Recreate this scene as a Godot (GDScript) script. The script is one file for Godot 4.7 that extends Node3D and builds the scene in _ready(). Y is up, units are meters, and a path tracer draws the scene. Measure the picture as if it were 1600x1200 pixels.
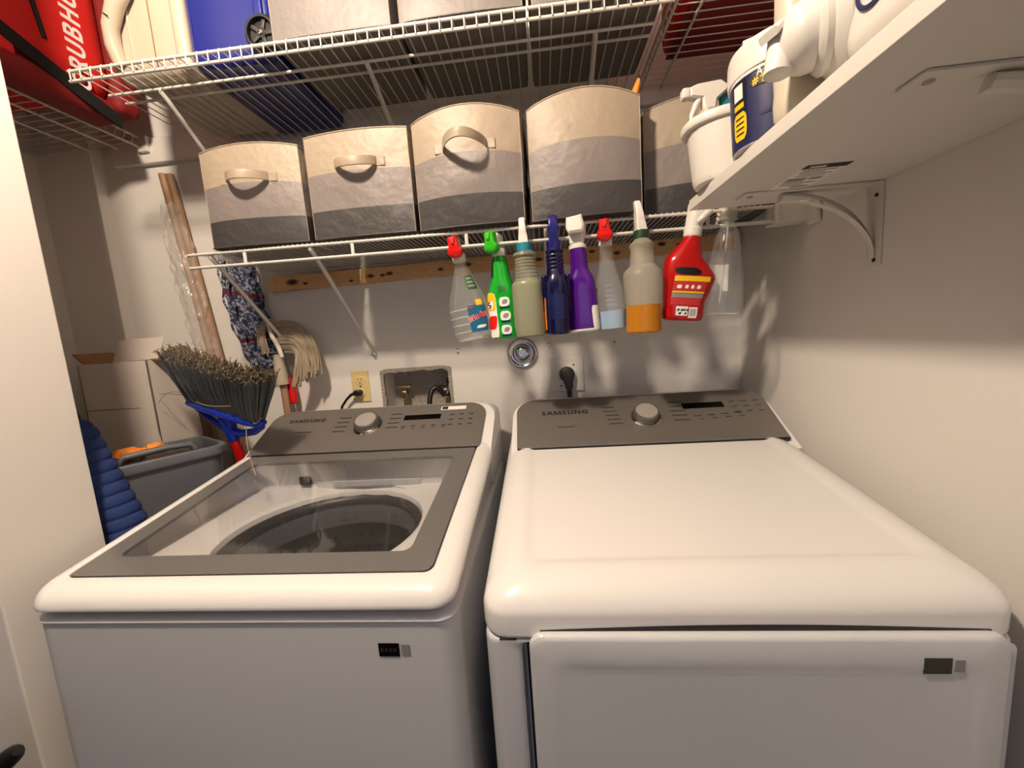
extends Node3D

# ---------------------------------------------------------------- geometry kit
class Geo:
	var p := PackedVector3Array()
	var t := PackedVector2Array()
	var c := PackedColorArray()
	var col := Color(1, 1, 1)
	func tri(a: Vector3, b: Vector3, d: Vector3, ua := Vector2.ZERO, ub := Vector2.ZERO, ud := Vector2.ZERO) -> void:
		if (b - a).cross(d - a).length_squared() < 1e-18:
			return
		p.append(a); p.append(b); p.append(d)
		t.append(ua); t.append(ub); t.append(ud)
		c.append(col); c.append(col); c.append(col)
	func quad(a: Vector3, b: Vector3, d: Vector3, e: Vector3, u0 := Vector2(0, 1), u1 := Vector2(1, 1), u2 := Vector2(1, 0), u3 := Vector2(0, 0)) -> void:
		tri(a, b, d, u0, u1, u2)
		tri(a, d, e, u0, u2, u3)
	func loft(rings: Array, closed := true, cap0 := true, cap1 := true) -> Geo:
		var m: int = rings.size()
		var n: int = rings[0].size()
		for i in m - 1:
			var r0: PackedVector3Array = rings[i]
			var r1: PackedVector3Array = rings[i + 1]
			for j in (n if closed else n - 1):
				var k := (j + 1) % n
				var u0 := float(j) / n; var u1 := float(j + 1) / n
				var v0 := float(i) / (m - 1); var v1 := float(i + 1) / (m - 1)
				quad(r0[j], r0[k], r1[k], r1[j], Vector2(u0, v0), Vector2(u1, v0), Vector2(u1, v1), Vector2(u0, v1))
		if closed and cap0: cap(rings[0], true)
		if closed and cap1: cap(rings[m - 1], false)
		return self
	func cap(r: PackedVector3Array, rev: bool) -> void:
		var s := Vector3.ZERO
		for q in r: s += q
		s /= r.size()
		for j in r.size():
			var k := (j + 1) % r.size()
			if rev: tri(s, r[k], r[j])
			else: tri(s, r[j], r[k])
	func box(ctr: Vector3, size: Vector3) -> Geo:
		return rbox(ctr, size, minf(0.0015, minf(size.x, minf(size.y, size.z)) * 0.2), 1)
	func cube(ctr: Vector3, size: Vector3) -> Geo:
		var h := size * 0.5
		var k := [Vector3(-h.x, -h.y, h.z), Vector3(h.x, -h.y, h.z), Vector3(h.x, h.y, h.z), Vector3(-h.x, h.y, h.z), Vector3(-h.x, -h.y, -h.z), Vector3(h.x, -h.y, -h.z), Vector3(h.x, h.y, -h.z), Vector3(-h.x, h.y, -h.z)]
		for f in [[0, 1, 2, 3], [5, 4, 7, 6], [1, 5, 6, 2], [4, 0, 3, 7], [3, 2, 6, 7], [4, 5, 1, 0]]:
			quad(ctr + k[f[0]], ctr + k[f[1]], ctr + k[f[2]], ctr + k[f[3]])
		return self
	func rbox(ctr: Vector3, size: Vector3, r: float, seg := 3) -> Geo:
		var h := size * 0.5
		r = minf(r, minf(h.x, minf(h.y, h.z)) * 0.98)
		var rings := []
		for k in seg + 1:
			var a := PI / 2 * k / seg
			var d := r * (1 - sin(a))
			rings.append(Geo.rrect(h.x - d, h.z - d, r - d + 1e-5, maxi(seg, 1), -h.y + r * (1 - cos(a)) , ctr))
		for k in range(seg, -1, -1):
			var a := PI / 2 * k / seg
			var d := r * (1 - sin(a))
			rings.append(Geo.rrect(h.x - d, h.z - d, r - d + 1e-5, maxi(seg, 1), h.y - r * (1 - cos(a)), ctr))
		return loft(rings)
	# rounded rectangle in the xz plane
	static func rrect(hx: float, hz: float, r: float, seg: int, y: float, ctr := Vector3.ZERO, side := 1) -> PackedVector3Array:
		var o := PackedVector3Array()
		var cs := [[1, 1, 0.0], [-1, 1, PI / 2], [-1, -1, PI], [1, -1, PI * 1.5]]
		for q in 4:
			var k = cs[q]
			var last := Vector3.ZERO
			for s in seg + 1:
				var a: float = k[2] + PI / 2 * s / seg
				last = ctr + Vector3(k[0] * (hx - r) + r * cos(a), y, k[1] * (hz - r) + r * sin(a))
				o.append(last)
			if side > 1:
				var k2 = cs[(q + 1) % 4]
				var a2: float = k2[2]
				var nxt := ctr + Vector3(k2[0] * (hx - r) + r * cos(a2), y, k2[1] * (hz - r) + r * sin(a2))
				for s in range(1, side): o.append(last.lerp(nxt, float(s) / side))
		return o
	func tube(path: PackedVector3Array, rad, sides := 8, closed := false, flat := 1.0) -> Geo:
		var n := path.size()
		var rings := []
		var up := Vector3.UP
		var t0 := (path[1] - path[0]).normalized()
		if absf(t0.dot(up)) > 0.9: up = Vector3.RIGHT
		var nn := (up - t0 * up.dot(t0)).normalized()
		for i in n:
			var a := path[(i - 1 + n) % n] if (closed or i > 0) else path[i]
			var b := path[(i + 1) % n] if (closed or i < n - 1) else path[i]
			var tt := (b - a).normalized()
			nn = (nn - tt * nn.dot(tt)).normalized()
			var bb := tt.cross(nn)
			var r: float = rad[i] if rad is Array or rad is PackedFloat32Array else rad
			var ring := PackedVector3Array()
			for j in sides:
				var ang := TAU * j / sides
				ring.append(path[i] + (nn * cos(ang) + bb * sin(ang) * flat) * r)
			rings.append(ring)
		if closed: rings.append(rings[0])
		return loft(rings, true, not closed, not closed)
	# profile of (radius, height) turned round an axis
	func lathe(prof: Array, seg := 24, xf := Transform3D(), cap0 := true, cap1 := true) -> Geo:
		var rings := []
		for q in prof:
			var ring := PackedVector3Array()
			for j in seg:
				var a := -TAU * j / seg
				ring.append(xf * Vector3(q[0] * cos(a), q[1], q[0] * sin(a)))
			rings.append(ring)
		return loft(rings, true, cap0, cap1)
	# outline in xy, extruded along z from z0 to z1, edges bevelled by b
	func slab(poly: PackedVector2Array, z0: float, z1: float, b := 0.0, xf := Transform3D()) -> Geo:
		var q := poly.duplicate()
		var area := 0.0
		for i in q.size(): area += q[i].cross(q[(i + 1) % q.size()])
		if area < 0: q.reverse()
		var n := q.size()
		var inn := PackedVector2Array()
		for i in n:
			var e0 := (q[i] - q[(i - 1 + n) % n]).normalized()
			var e1 := (q[(i + 1) % n] - q[i]).normalized()
			var m := Vector2(-e0.y - e1.y, e0.x + e1.x)
			var l := m.length_squared()
			inn.append(q[i] + (m * (2.0 * b / l) if l > 0.3 else m.normalized() * b * 1.8))
		var lay := [[inn, z0], [q, z0 + b], [q, z1 - b], [inn, z1]] if b > 0 else [[q, z0], [q, z1]]
		for i in lay.size() - 1:
			for j in n:
				var k := (j + 1) % n
				quad(xf * v3(lay[i][0][j], lay[i][1]), xf * v3(lay[i][0][k], lay[i][1]), xf * v3(lay[i + 1][0][k], lay[i + 1][1]), xf * v3(lay[i + 1][0][j], lay[i + 1][1]))
		var face: PackedVector2Array = lay[0][0]
		var lo := face[0]; var hi := face[0]
		for v in face: lo = lo.min(v); hi = hi.max(v)
		var idx := Geometry2D.triangulate_polygon(face)
		for i in range(0, idx.size(), 3):
			var A := face[idx[i]]; var B := face[idx[i + 1]]; var D := face[idx[i + 2]]
			if (B - A).cross(D - A) < 0:
				var s := B; B = D; D = s
			var ua := (A - lo) / (hi - lo); var ub := (B - lo) / (hi - lo); var ud := (D - lo) / (hi - lo)
			ua.y = 1 - ua.y; ub.y = 1 - ub.y; ud.y = 1 - ud.y
			tri(xf * v3(A, z1), xf * v3(B, z1), xf * v3(D, z1), ua, ub, ud)
			tri(xf * v3(A, z0), xf * v3(D, z0), xf * v3(B, z0), ua, ud, ub)
		return self
	static func v3(a: Vector2, z: float) -> Vector3:
		return Vector3(a.x, a.y, z)
	func moved(xf: Transform3D) -> Geo:
		for i in p.size(): p[i] = xf * p[i]
		return self
	func join(o: Geo, xf := Transform3D()) -> Geo:
		for i in o.p.size():
			p.append(xf * o.p[i]); t.append(o.t[i]); c.append(o.c[i])
		return self
	func mesh(deg := 38.0, colored := false) -> ArrayMesh:
		var n := p.size() / 3
		var vol := 0.0
		var mid := Vector3.ZERO
		for q in p: mid += q
		mid /= maxi(p.size(), 1)
		for i in n: vol += (p[3 * i] - mid).dot((p[3 * i + 1] - mid).cross(p[3 * i + 2] - mid))
		var flip := vol < 0
		var fn := PackedVector3Array(); fn.resize(n)
		var fu := PackedVector3Array(); fu.resize(n)
		var at := {}
		for i in n:
			var a := (p[3 * i + 1] - p[3 * i]).cross(p[3 * i + 2] - p[3 * i])
			if flip: a = -a
			fn[i] = a
			fu[i] = a.normalized()
			for k in 3:
				var key := Vector3i((p[3 * i + k] * 20000.0).round())
				if at.has(key): at[key].append(i)
				else: at[key] = PackedInt32Array([i])
		var lim := cos(deg_to_rad(deg))
		var ov := PackedVector3Array(); var on := PackedVector3Array(); var ou := PackedVector2Array(); var oc := PackedColorArray()
		var order := [0, 1, 2] if flip else [0, 2, 1]
		for i in n:
			for k in order:
				var v := p[3 * i + k]
				var s := Vector3.ZERO
				for j in at[Vector3i((v * 20000.0).round())]:
					if fu[j].dot(fu[i]) > lim: s += fn[j]
				ov.append(v); on.append(s.normalized() if s.length_squared() > 0 else fu[i]); ou.append(t[3 * i + k])
				if colored: oc.append(c[3 * i + k])
		var arr := []
		arr.resize(Mesh.ARRAY_MAX)
		arr[Mesh.ARRAY_VERTEX] = ov; arr[Mesh.ARRAY_NORMAL] = on; arr[Mesh.ARRAY_TEX_UV] = ou
		if colored: arr[Mesh.ARRAY_COLOR] = oc
		var am := ArrayMesh.new()
		am.add_surface_from_arrays(Mesh.PRIMITIVE_TRIANGLES, arr)
		return am

var names := {}
var M := {}
var rng := RandomNumberGenerator.new()

func g() -> Geo: return Geo.new()
func V(x: float, y: float, z: float) -> Vector3: return Vector3(x, y, z)
func PV(a: Array) -> PackedVector3Array:
	var o := PackedVector3Array()
	for q in a: o.append(q)
	return o
func numbered(parent: Node, called: String) -> String:
	var key := str(parent.get_instance_id()) + called
	var n: int = names.get(key, 0)
	names[key] = n + 1
	return called if n == 0 else "%s_%03d" % [called, n]
func thing(called: String, label: String, category: String, at := Vector3.ZERO, group := "", basis := Basis()) -> Node3D:
	var o := Node3D.new()
	o.name = numbered(self, called)
	add_child(o, true)
	o.transform = Transform3D(basis, at)
	tag(o, label, category, group)
	return o
func tag(o: Node, label: String, category: String, group := "") -> void:
	o.set_meta("label", label); o.set_meta("category", category)
	if group: o.set_meta("group", group)
# geometry in world coordinates unless local
func part(parent: Node3D, called: String, geo: Geo, m: Material, deg := 38.0, local := false, colored := false) -> MeshInstance3D:
	var o := MeshInstance3D.new()
	o.name = numbered(parent, called)
	parent.add_child(o, true)
	if not local and parent != self: geo.moved(parent.global_transform.affine_inverse())
	o.mesh = geo.mesh(deg, colored)
	o.material_override = m
	return o
func put(parent: Node3D, called: String, mesh: Mesh, m: Material, xf: Transform3D) -> MeshInstance3D:
	var o := MeshInstance3D.new()
	o.name = numbered(parent, called)
	parent.add_child(o, true)
	o.mesh = mesh
	o.material_override = m
	o.transform = xf
	return o
func struct(called: String, geo: Geo, m: Material, deg := 38.0) -> MeshInstance3D:
	var o := part(self, called, geo, m, deg)
	o.set_meta("kind", "structure")
	return o
func write(parent: Node3D, called: String, words: String, height: float, m: Material, xf: Transform3D, bold := true, font := "Droid Sans", italic := false) -> MeshInstance3D:
	var tm := TextMesh.new()
	var f := SystemFont.new()
	f.font_names = PackedStringArray([font]); f.font_weight = 700 if bold else 400; f.font_italic = italic
	tm.font = f
	tm.text = words; tm.font_size = 32; tm.pixel_size = height / 23.0; tm.depth = 0.0006; tm.curve_step = 2.0
	var o := MeshInstance3D.new()
	o.name = numbered(parent, called)
	parent.add_child(o, true)
	o.mesh = tm
	o.material_override = m
	o.transform = parent.global_transform.affine_inverse() * xf
	return o

func mat(called: String, col: Color, rough := 0.6, metal := 0.0, spec := 0.5) -> StandardMaterial3D:
	var m := StandardMaterial3D.new()
	m.resource_name = called
	m.albedo_color = col; m.roughness = rough; m.metallic = metal; m.metallic_specular = spec
	M[called] = m
	return m
func noise(freq: float, seed_: int, octaves := 3) -> FastNoiseLite:
	var n := FastNoiseLite.new()
	n.seed = seed_; n.frequency = freq; n.fractal_octaves = octaves
	return n
func bump(m: StandardMaterial3D, freq: float, strength: float, scale: float, seed_ := 1, size := 256) -> void:
	var tx := NoiseTexture2D.new()
	tx.width = size; tx.height = size; tx.seamless = true; tx.as_normal_map = true; tx.bump_strength = strength; tx.noise = noise(freq, seed_)
	m.normal_enabled = true; m.normal_texture = tx; m.normal_scale = 1.0
	m.uv1_triplanar = true; m.uv1_scale = Vector3(scale, scale, scale)
func pane(called: String, col: Color, alpha: float, rough := 0.04) -> StandardMaterial3D:
	var m := mat(called, Color(col.r, col.g, col.b, alpha), rough)
	m.transparency = BaseMaterial3D.TRANSPARENCY_ALPHA
	return m
func picture(w: int, h: int, f: Callable) -> ImageTexture:
	var im := Image.create(w, h, false, Image.FORMAT_RGB8)
	for y in h:
		for x in w: im.set_pixel(x, y, f.call(float(x) / w, float(y) / h))
	return ImageTexture.create_from_image(im)
func textured(called: String, tex: Texture2D, rough := 0.5) -> StandardMaterial3D:
	var m := mat(called, Color.WHITE, rough)
	m.albedo_texture = tex
	return m

func materials() -> void:
	bump(mat("wall", Color(0.86, 0.845, 0.825), 0.75), 0.06, 1.0, 3.0, 3)
	M.wall.normal_scale = 0.10
	mat("room_paint", Color(0.42, 0.40, 0.38), 0.85)
	mat("ceiling", Color(0.86, 0.85, 0.83), 0.85)
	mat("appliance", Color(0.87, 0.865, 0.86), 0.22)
	mat("appliance_shaded", Color(0.77, 0.775, 0.79), 0.3)  # same white as appliance, with the shade of the fronts put into the colour
	mat("silver", Color(0.50, 0.48, 0.46), 0.38, 0.5)
	mat("silver_dark", Color(0.30, 0.29, 0.285), 0.38, 0.7)
	mat("lid_grey", Color(0.385, 0.38, 0.375), 0.3)
	mat("chrome", Color(0.78, 0.77, 0.75), 0.12, 1.0)
	mat("steel", Color(0.58, 0.58, 0.58), 0.3, 0.85)
	mat("brushed", Color(0.74, 0.72, 0.70), 0.4, 0.45)
	mat("drum_steel", Color(0.36, 0.36, 0.36), 0.3, 0.9)
	mat("black", Color(0.03, 0.03, 0.032), 0.45)
	mat("black_gloss", Color(0.012, 0.012, 0.015), 0.12)
	mat("dark_grey", Color(0.13, 0.13, 0.135), 0.5)
	mat("gasket", Color(0.05, 0.05, 0.055), 0.4)
	mat("print", Color(0.07, 0.065, 0.065), 0.6)
	mat("white_plastic", Color(0.83, 0.815, 0.79), 0.35)
	mat("cream_plastic", Color(0.70, 0.655, 0.585), 0.4)
	mat("wire", Color(0.80, 0.785, 0.755), 0.35)
	bump(mat("cloth_cream", Color(0.60, 0.548, 0.478), 0.5), 0.03, 3.0, 4.0, 5)
	bump(mat("cloth_mid", Color(0.475, 0.445, 0.435), 0.5), 0.03, 3.0, 4.0, 6)
	bump(mat("cloth_dark", Color(0.225, 0.215, 0.215), 0.5), 0.03, 3.0, 4.0, 7)
	for k in ["cloth_cream", "cloth_mid", "cloth_dark", "red_cloth"]: if M.has(k): M[k].normal_scale = 0.38
	bump(mat("cloth_upper", Color(0.43, 0.41, 0.40), 0.5), 0.03, 3.0, 4.0, 9)
	M.cloth_upper.normal_scale = 0.25
	mat("navy_soft", Color(0.035, 0.045, 0.27), 0.3)
	mat("piping", Color(0.84, 0.81, 0.75), 0.6)
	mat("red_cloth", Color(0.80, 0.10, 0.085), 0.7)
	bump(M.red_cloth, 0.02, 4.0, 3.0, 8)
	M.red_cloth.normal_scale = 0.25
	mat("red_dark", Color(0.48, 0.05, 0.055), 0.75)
	mat("webbing", Color(0.035, 0.033, 0.035), 0.8)
	mat("blue_plastic", Color(0.07, 0.115, 0.44), 0.3)
	mat("grey_plastic", Color(0.36, 0.37, 0.40), 0.45)
	mat("grey_plastic_dark", Color(0.20, 0.205, 0.22), 0.5)
	mat("orange_cloth", Color(0.92, 0.56, 0.22), 0.85)
	mat("card_white", Color(0.80, 0.765, 0.73), 0.85)
	mat("card_brown", Color(0.50, 0.36, 0.23), 0.9)
	mat("red_plastic", Color(0.78, 0.07, 0.05), 0.35)
	mat("broom_blue", Color(0.06, 0.19, 0.66), 0.35)
	mat("bristle", Color(0.30, 0.315, 0.33), 0.6)
	mat("bristle_tip", Color(0.40, 0.35, 0.28), 0.9)
	mat("cotton", Color(0.62, 0.56, 0.48), 0.95)
	var vm := mat("braid", Color.WHITE, 0.9)
	vm.vertex_color_use_as_albedo = true
	mat("pale_wood", Color(0.60, 0.47, 0.36), 0.6)
	mat("dark_wood", Color(0.36, 0.21, 0.12), 0.6)
	mat("ivory", Color(0.82, 0.74, 0.52), 0.4)
	mat("brass", Color(0.70, 0.63, 0.50), 0.3, 1.0)
	bump(mat("plaster", Color(0.62, 0.59, 0.55), 0.95), 0.08, 6.0, 6.0, 11)
	bump(mat("blue_weave", Color(0.06, 0.16, 0.37), 0.85), 0.2, 5.0, 8.0, 12)
	M.blue_weave.normal_scale = 0.5
	mat("floor_tile", Color(0.24, 0.21, 0.19), 0.5)
	# sprayer colours
	mat("spray_red", Color(0.85, 0.07, 0.04), 0.35)
	mat("spray_green", Color(0.20, 0.72, 0.12), 0.35)
	mat("spray_white", Color(0.85, 0.835, 0.81), 0.35)
	mat("spray_blue", Color(0.05, 0.05, 0.36), 0.22)
	mat("teal", Color(0.06, 0.46, 0.54), 0.4)
	mat("collar_green", Color(0.06, 0.20, 0.09), 0.4)
	mat("body_green", Color(0.03, 0.58, 0.13), 0.25)
	mat("body_navy", Color(0.02, 0.025, 0.20), 0.18)
	mat("body_purple", Color(0.27, 0.05, 0.47), 0.15)
	mat("body_red", Color(0.66, 0.045, 0.045), 0.22)
	mat("label_white", Color(0.90, 0.89, 0.87), 0.5)
	mat("label_teal", Color(0.04, 0.36, 0.50), 0.4)
	mat("label_green", Color(0.08, 0.30, 0.13), 0.4)
	mat("label_yellow", Color(0.90, 0.72, 0.06), 0.45)
	mat("label_orange", Color(0.90, 0.52, 0.06), 0.45)
	mat("label_navy", Color(0.045, 0.08, 0.28), 0.35)
	mat("label_black", Color(0.025, 0.025, 0.05), 0.4)
	mat("label_grey", Color(0.50, 0.50, 0.50), 0.5)
	mat("label_crimson", Color(0.72, 0.16, 0.17), 0.4)
	pane("clear_shell", Color(0.9, 0.92, 0.92), 0.09, 0.03)
	pane("clear_edge", Color(0.9, 0.92, 0.92), 0.34, 0.05)
	pane("lid_glass", Color(0.5, 0.5, 0.5), 0.05, 0.02)
	var mk := mat("milky", Color(0.74, 0.72, 0.66, 0.42), 0.38)
	mk.transparency = BaseMaterial3D.TRANSPARENCY_ALPHA
	mk = mat("milky_green", Color(0.62, 0.63, 0.54, 0.42), 0.35)
	mk.transparency = BaseMaterial3D.TRANSPARENCY_ALPHA
	mk = mat("amber", Color(0.70, 0.45, 0.07), 0.3)
	mk.backlight_enabled = true; mk.backlight = Color(0.3, 0.17, 0.01)
	mk = mat("pale_liquid", Color(0.58, 0.585, 0.46), 0.3)
	mk.backlight_enabled = true; mk.backlight = Color(0.3, 0.3, 0.22)
	mat("blue_liquid", Color(0.56, 0.68, 0.78), 0.3)
	mk = mat("jug", Color(0.80, 0.765, 0.69), 0.32)
	mk.backlight_enabled = true; mk.backlight = Color(0.25, 0.24, 0.2)
	pane("wrap", Color(0.95, 0.93, 0.9), 0.18, 0.10)
	bump(M.wrap, 0.03, 8.0, 5.0, 21)
	mat("pink_pack", Color(0.50, 0.18, 0.30), 0.2)
	mat("violet_pack", Color(0.09, 0.04, 0.20), 0.3)
	# pine strip
	var n1 := noise(0.9, 4, 3)
	var knots := [[0.055, 0.45, 0.010, 0.16], [0.085, 0.62, 0.004, 0.08], [0.19, 0.75, 0.004, 0.06], [0.235, 0.55, 0.006, 0.1], [0.262, 0.57, 0.0045, 0.08], [0.277, 0.5, 0.006, 0.1], [0.39, 0.55, 0.005, 0.08], [0.45, 0.4, 0.006, 0.1], [0.60, 0.52, 0.006, 0.1], [0.71, 0.34, 0.005, 0.08], [0.76, 0.60, 0.005, 0.09], [0.85, 0.3, 0.006, 0.1], [0.885, 0.42, 0.005, 0.07]]
	M.pine = textured("pine", picture(1024, 48, func(u: float, v: float) -> Color:
		var w := 0.5 + 0.5 * sin((v * 9.0 + n1.get_noise_2d(u * 14.0, v * 1.5) * 4.0) * 3.0)
		var c := Color(0.87, 0.70, 0.50).lerp(Color(0.78, 0.59, 0.39), w * 0.55)
		for k in knots:
			var d := sqrt(pow((u - k[0]) / k[2], 2) + pow((v - k[1]) / k[3], 2))
			if d < 1.6: c = c.lerp(Color(0.20, 0.10, 0.05), clampf(1.7 - d, 0, 1) * 0.9)
		return c), 0.65)

func _ready() -> void:
	rng.seed = 7
	# ------------------------------------------------ camera, sky, lights
	var cam := Camera3D.new()
	cam.name = "camera"
	cam.fov = 2.0 * rad_to_deg(atan(600.0 / 609.58))
	cam.near = 0.02
	add_child(cam)
	cam.transform = Transform3D(Basis(Vector3.UP, 0.088) * Basis(Vector3.RIGHT, -0.1297) * Basis(Vector3.BACK, -0.0693), V(0, 1.3108, 1.2753))
	cam.current = true
	var env := Environment.new()
	env.background_mode = Environment.BG_SKY
	var sky := Sky.new()
	var sm := ProceduralSkyMaterial.new()
	sm.sky_top_color = Color(0.45, 0.60, 0.85); sm.sky_horizon_color = Color(0.75, 0.80, 0.88); sm.ground_bottom_color = Color(0.35, 0.35, 0.36); sm.ground_horizon_color = Color(0.6, 0.62, 0.66)
	sky.sky_material = sm
	env.sky = sky
	env.background_energy_multiplier = 1.0
	env.tonemap_mode = Environment.TONE_MAPPER_LINEAR
	env.tonemap_exposure = 1.0
	env.sdfgi_enabled = true; env.ssao_enabled = true; env.ssil_enabled = true
	var we := WorldEnvironment.new()
	we.name = "environment"; we.environment = env
	add_child(we)
	var lamp := OmniLight3D.new()
	lamp.name = "ceiling_lamp_light"
	lamp.position = V(-0.46, 2.30, 1.13)
	lamp.light_color = Color(1.0, 0.915, 0.82); lamp.light_energy = 2.15; lamp.light_size = 0.05
	lamp.omni_range = 8.0; lamp.omni_attenuation = 2.0; lamp.shadow_enabled = true
	add_child(lamp)
	var day := AreaLight3D.new()
	day.name = "window_daylight"
	day.position = V(0.0, 1.45, 3.16)
	day.area_size = Vector2(1.0, 1.2)
	day.light_color = Color(0.74, 0.82, 1.0); day.light_energy = 0.20
	day.area_range = 8.0; day.area_attenuation = 2.0; day.shadow_enabled = true
	add_child(day)

	materials()
	setting()
	washer()
	dryer()
	wire_shelves()
	bins()
	spray_bottles()
	right_shelf()
	upper_goods()
	wall_fittings()
	left_corner()

# ---------------------------------------------------------------- the closet and the room it opens to
func setting() -> void:
	# back wall: plasterboard with the rough hole over the washer taps
	var o := g()
	var hx0 := -0.552; var hx1 := -0.318; var hy0 := 1.02; var hy1 := 1.212
	o.cube(V((-1.75 + hx0) / 2, 1.225, -0.06), V(hx0 + 1.75, 2.45, 0.12))
	o.cube(V((0.75 + hx1) / 2, 1.225, -0.06), V(0.75 - hx1, 2.45, 0.12))
	o.cube(V((hx0 + hx1) / 2, (2.45 + hy1) / 2, -0.06), V(hx1 - hx0, 2.45 - hy1, 0.12))
	o.cube(V((hx0 + hx1) / 2, hy0 / 2, -0.06), V(hx1 - hx0, hy0, 0.12))
	var wb := struct("wall_back", o, M.wall)
	o = g().box(V((hx0 + hx1) / 2, 1.12, -0.11), V(0.26, 0.24, 0.015))
	part(wb, "recess_panel", o, M.plaster)
	# torn plasterboard edge round the hole
	var outer := PackedVector3Array(); var inner := PackedVector3Array()
	var k := 48
	for i in k:
		var a := TAU * i / k
		var d := Vector2(cos(a), sin(a))
		var hw := (hx1 - hx0) / 2; var hh := 0.096
		var s := 1.0 / maxf(absf(d.x) / hw, absf(d.y) / hh)
		var c := V((hx0 + hx1) / 2, 1.116, 0)
		outer.append(c + V(d.x * s * 1.06, d.y * s * 1.08, 0.0008))
		var w := 0.0015 + rng.randf() * 0.006
		var s2 := 1.0 / maxf(absf(d.x) / (hw - w), absf(d.y) / (hh - w))
		inner.append(c + V(d.x * s2, d.y * s2, 0.0008))
	var inner2 := inner.duplicate()
	for i in k: inner2[i].z = -0.013
	part(wb, "torn_edge", g().loft([outer, inner, inner2], true, false, false), M.plaster, 20)
	# boxed-out left end of the back wall
	o = g().box(V(-1.53, 1.225, 0.012), V(0.21, 2.45, 0.05))
	struct("trim_1", o, M.wall)
	struct("wall_left", g().box(V(-1.685, 1.225, 0.30), V(0.13, 2.45, 1.0)), M.wall)
	struct("wall_right", g().box(V(0.675, 1.225, 1.6), V(0.13, 2.45, 3.6)), M.wall)
	struct("wall_front", g().rbox(V(-1.39, 1.225, 0.6975), V(1.018, 2.45, 0.155), 0.004, 2), M.wall)
	struct("wall_room_left", g().box(V(-1.95, 1.225, 1.95), V(0.13, 2.45, 2.7)), M.room_paint)
	struct("floor", g().box(V(-0.6, -0.05, 1.55), V(3.0, 0.1, 3.6)), M.floor_tile)
	struct("ceiling", g().box(V(-0.6, 2.45, 1.55), V(3.0, 0.1, 3.6)), M.ceiling)
	# rear wall with its window
	o = g()
	o.box(V(-1.30, 1.225, 3.26), V(1.4, 2.45, 0.12))
	o.box(V(0.68, 1.225, 3.26), V(0.2, 2.45, 0.12))
	o.box(V(-0.01, 0.41, 3.26), V(1.2, 0.82, 0.12))
	o.box(V(-0.01, 2.27, 3.26), V(1.2, 0.36, 0.12))
	struct("wall_rear", o, M.room_paint)
	o = g()
	for s in [-1, 1]: o.box(V(-0.01 + s * 0.575, 1.455, 3.25), V(0.05, 1.27, 0.06))
	o.box(V(-0.01, 0.845, 3.25), V(1.2, 0.05, 0.06)); o.box(V(-0.01, 2.065, 3.25), V(1.2, 0.05, 0.06)); o.box(V(-0.01, 1.455, 3.25), V(0.04, 1.2, 0.05))
	var w1 := struct("window_1", o, M.white_plastic)
	part(w1, "window_pane", g().box(V(-0.01, 1.455, 3.26), V(1.12, 1.2, 0.006)), pane("window_glass", Color(0.9, 0.95, 1.0), 0.05))
	# the lamp over the opening
	var l := thing("ceiling_lamp", "small round ceiling lamp with a warm glowing globe in front of the closet", "lamp", V(-0.46, 2.30, 1.13))
	part(l, "uplight_shield", g().lathe([[0.001, 0.1], [0.15, 0.1], [0.165, 0.09], [0.17, 0.045], [0.165, 0.04], [0.155, 0.045], [0.001, 0.058]], 28), M.white_plastic, 38, true)  # unseen plate, added to keep the lamp's light off the ceiling
	var em := mat("lamp_glow", Color(1, 0.9, 0.75), 0.5)
	em.emission_enabled = true; em.emission = Color(1.0, 0.82, 0.6); em.emission_energy_multiplier = 4.0
	var prof := []
	for i in 13: prof.append([0.055 * sin(PI * i / 12.0), -0.055 * cos(PI * i / 12.0)])
	part(l, "lamp_globe", g().lathe(prof, 24), em, 60, true)
	# pine strip that carries the lower shelf
	var pg := g().slab(PackedVector2Array([Vector2(-0.745, -0.0235), Vector2(0.745, -0.0235), Vector2(0.745, 0.0235), Vector2(-0.745, 0.0235)]), -0.0095, 0.0095, 0.0012, Transform3D(Basis(V(0, 0, 1), 0.011), V(-0.15, 1.531, 0.011)))
	struct("trim_2", pg, M.pine)
	# painted strip behind the upper shelf
	struct("trim_3", g().rbox(V(-0.38, 1.975, 0.010), V(1.98, 0.075, 0.02), 0.002, 1), M.wall)

# rounded rectangle ring whose height follows y = y0 + slope * (zr - z)
func top_ring(x0: float, x1: float, z0: float, z1: float, r: float, yr: float, slope: float, zr: float, drop: float, seg := 6, side := 8) -> PackedVector3Array:
	var ring := Geo.rrect((x1 - x0) / 2, (z1 - z0) / 2, r, seg, 0.0, V((x0 + x1) / 2, 0, (z0 + z1) / 2), side)
	for i in ring.size(): ring[i].y = yr + slope * (zr - ring[i].z) + drop
	return ring
func flat_ring(x0: float, x1: float, z0: float, z1: float, r: float, y: float, seg := 6, side := 8) -> PackedVector3Array:
	return top_ring(x0, x1, z0, z1, r, y, 0, 0, 0, seg, side)

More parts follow.
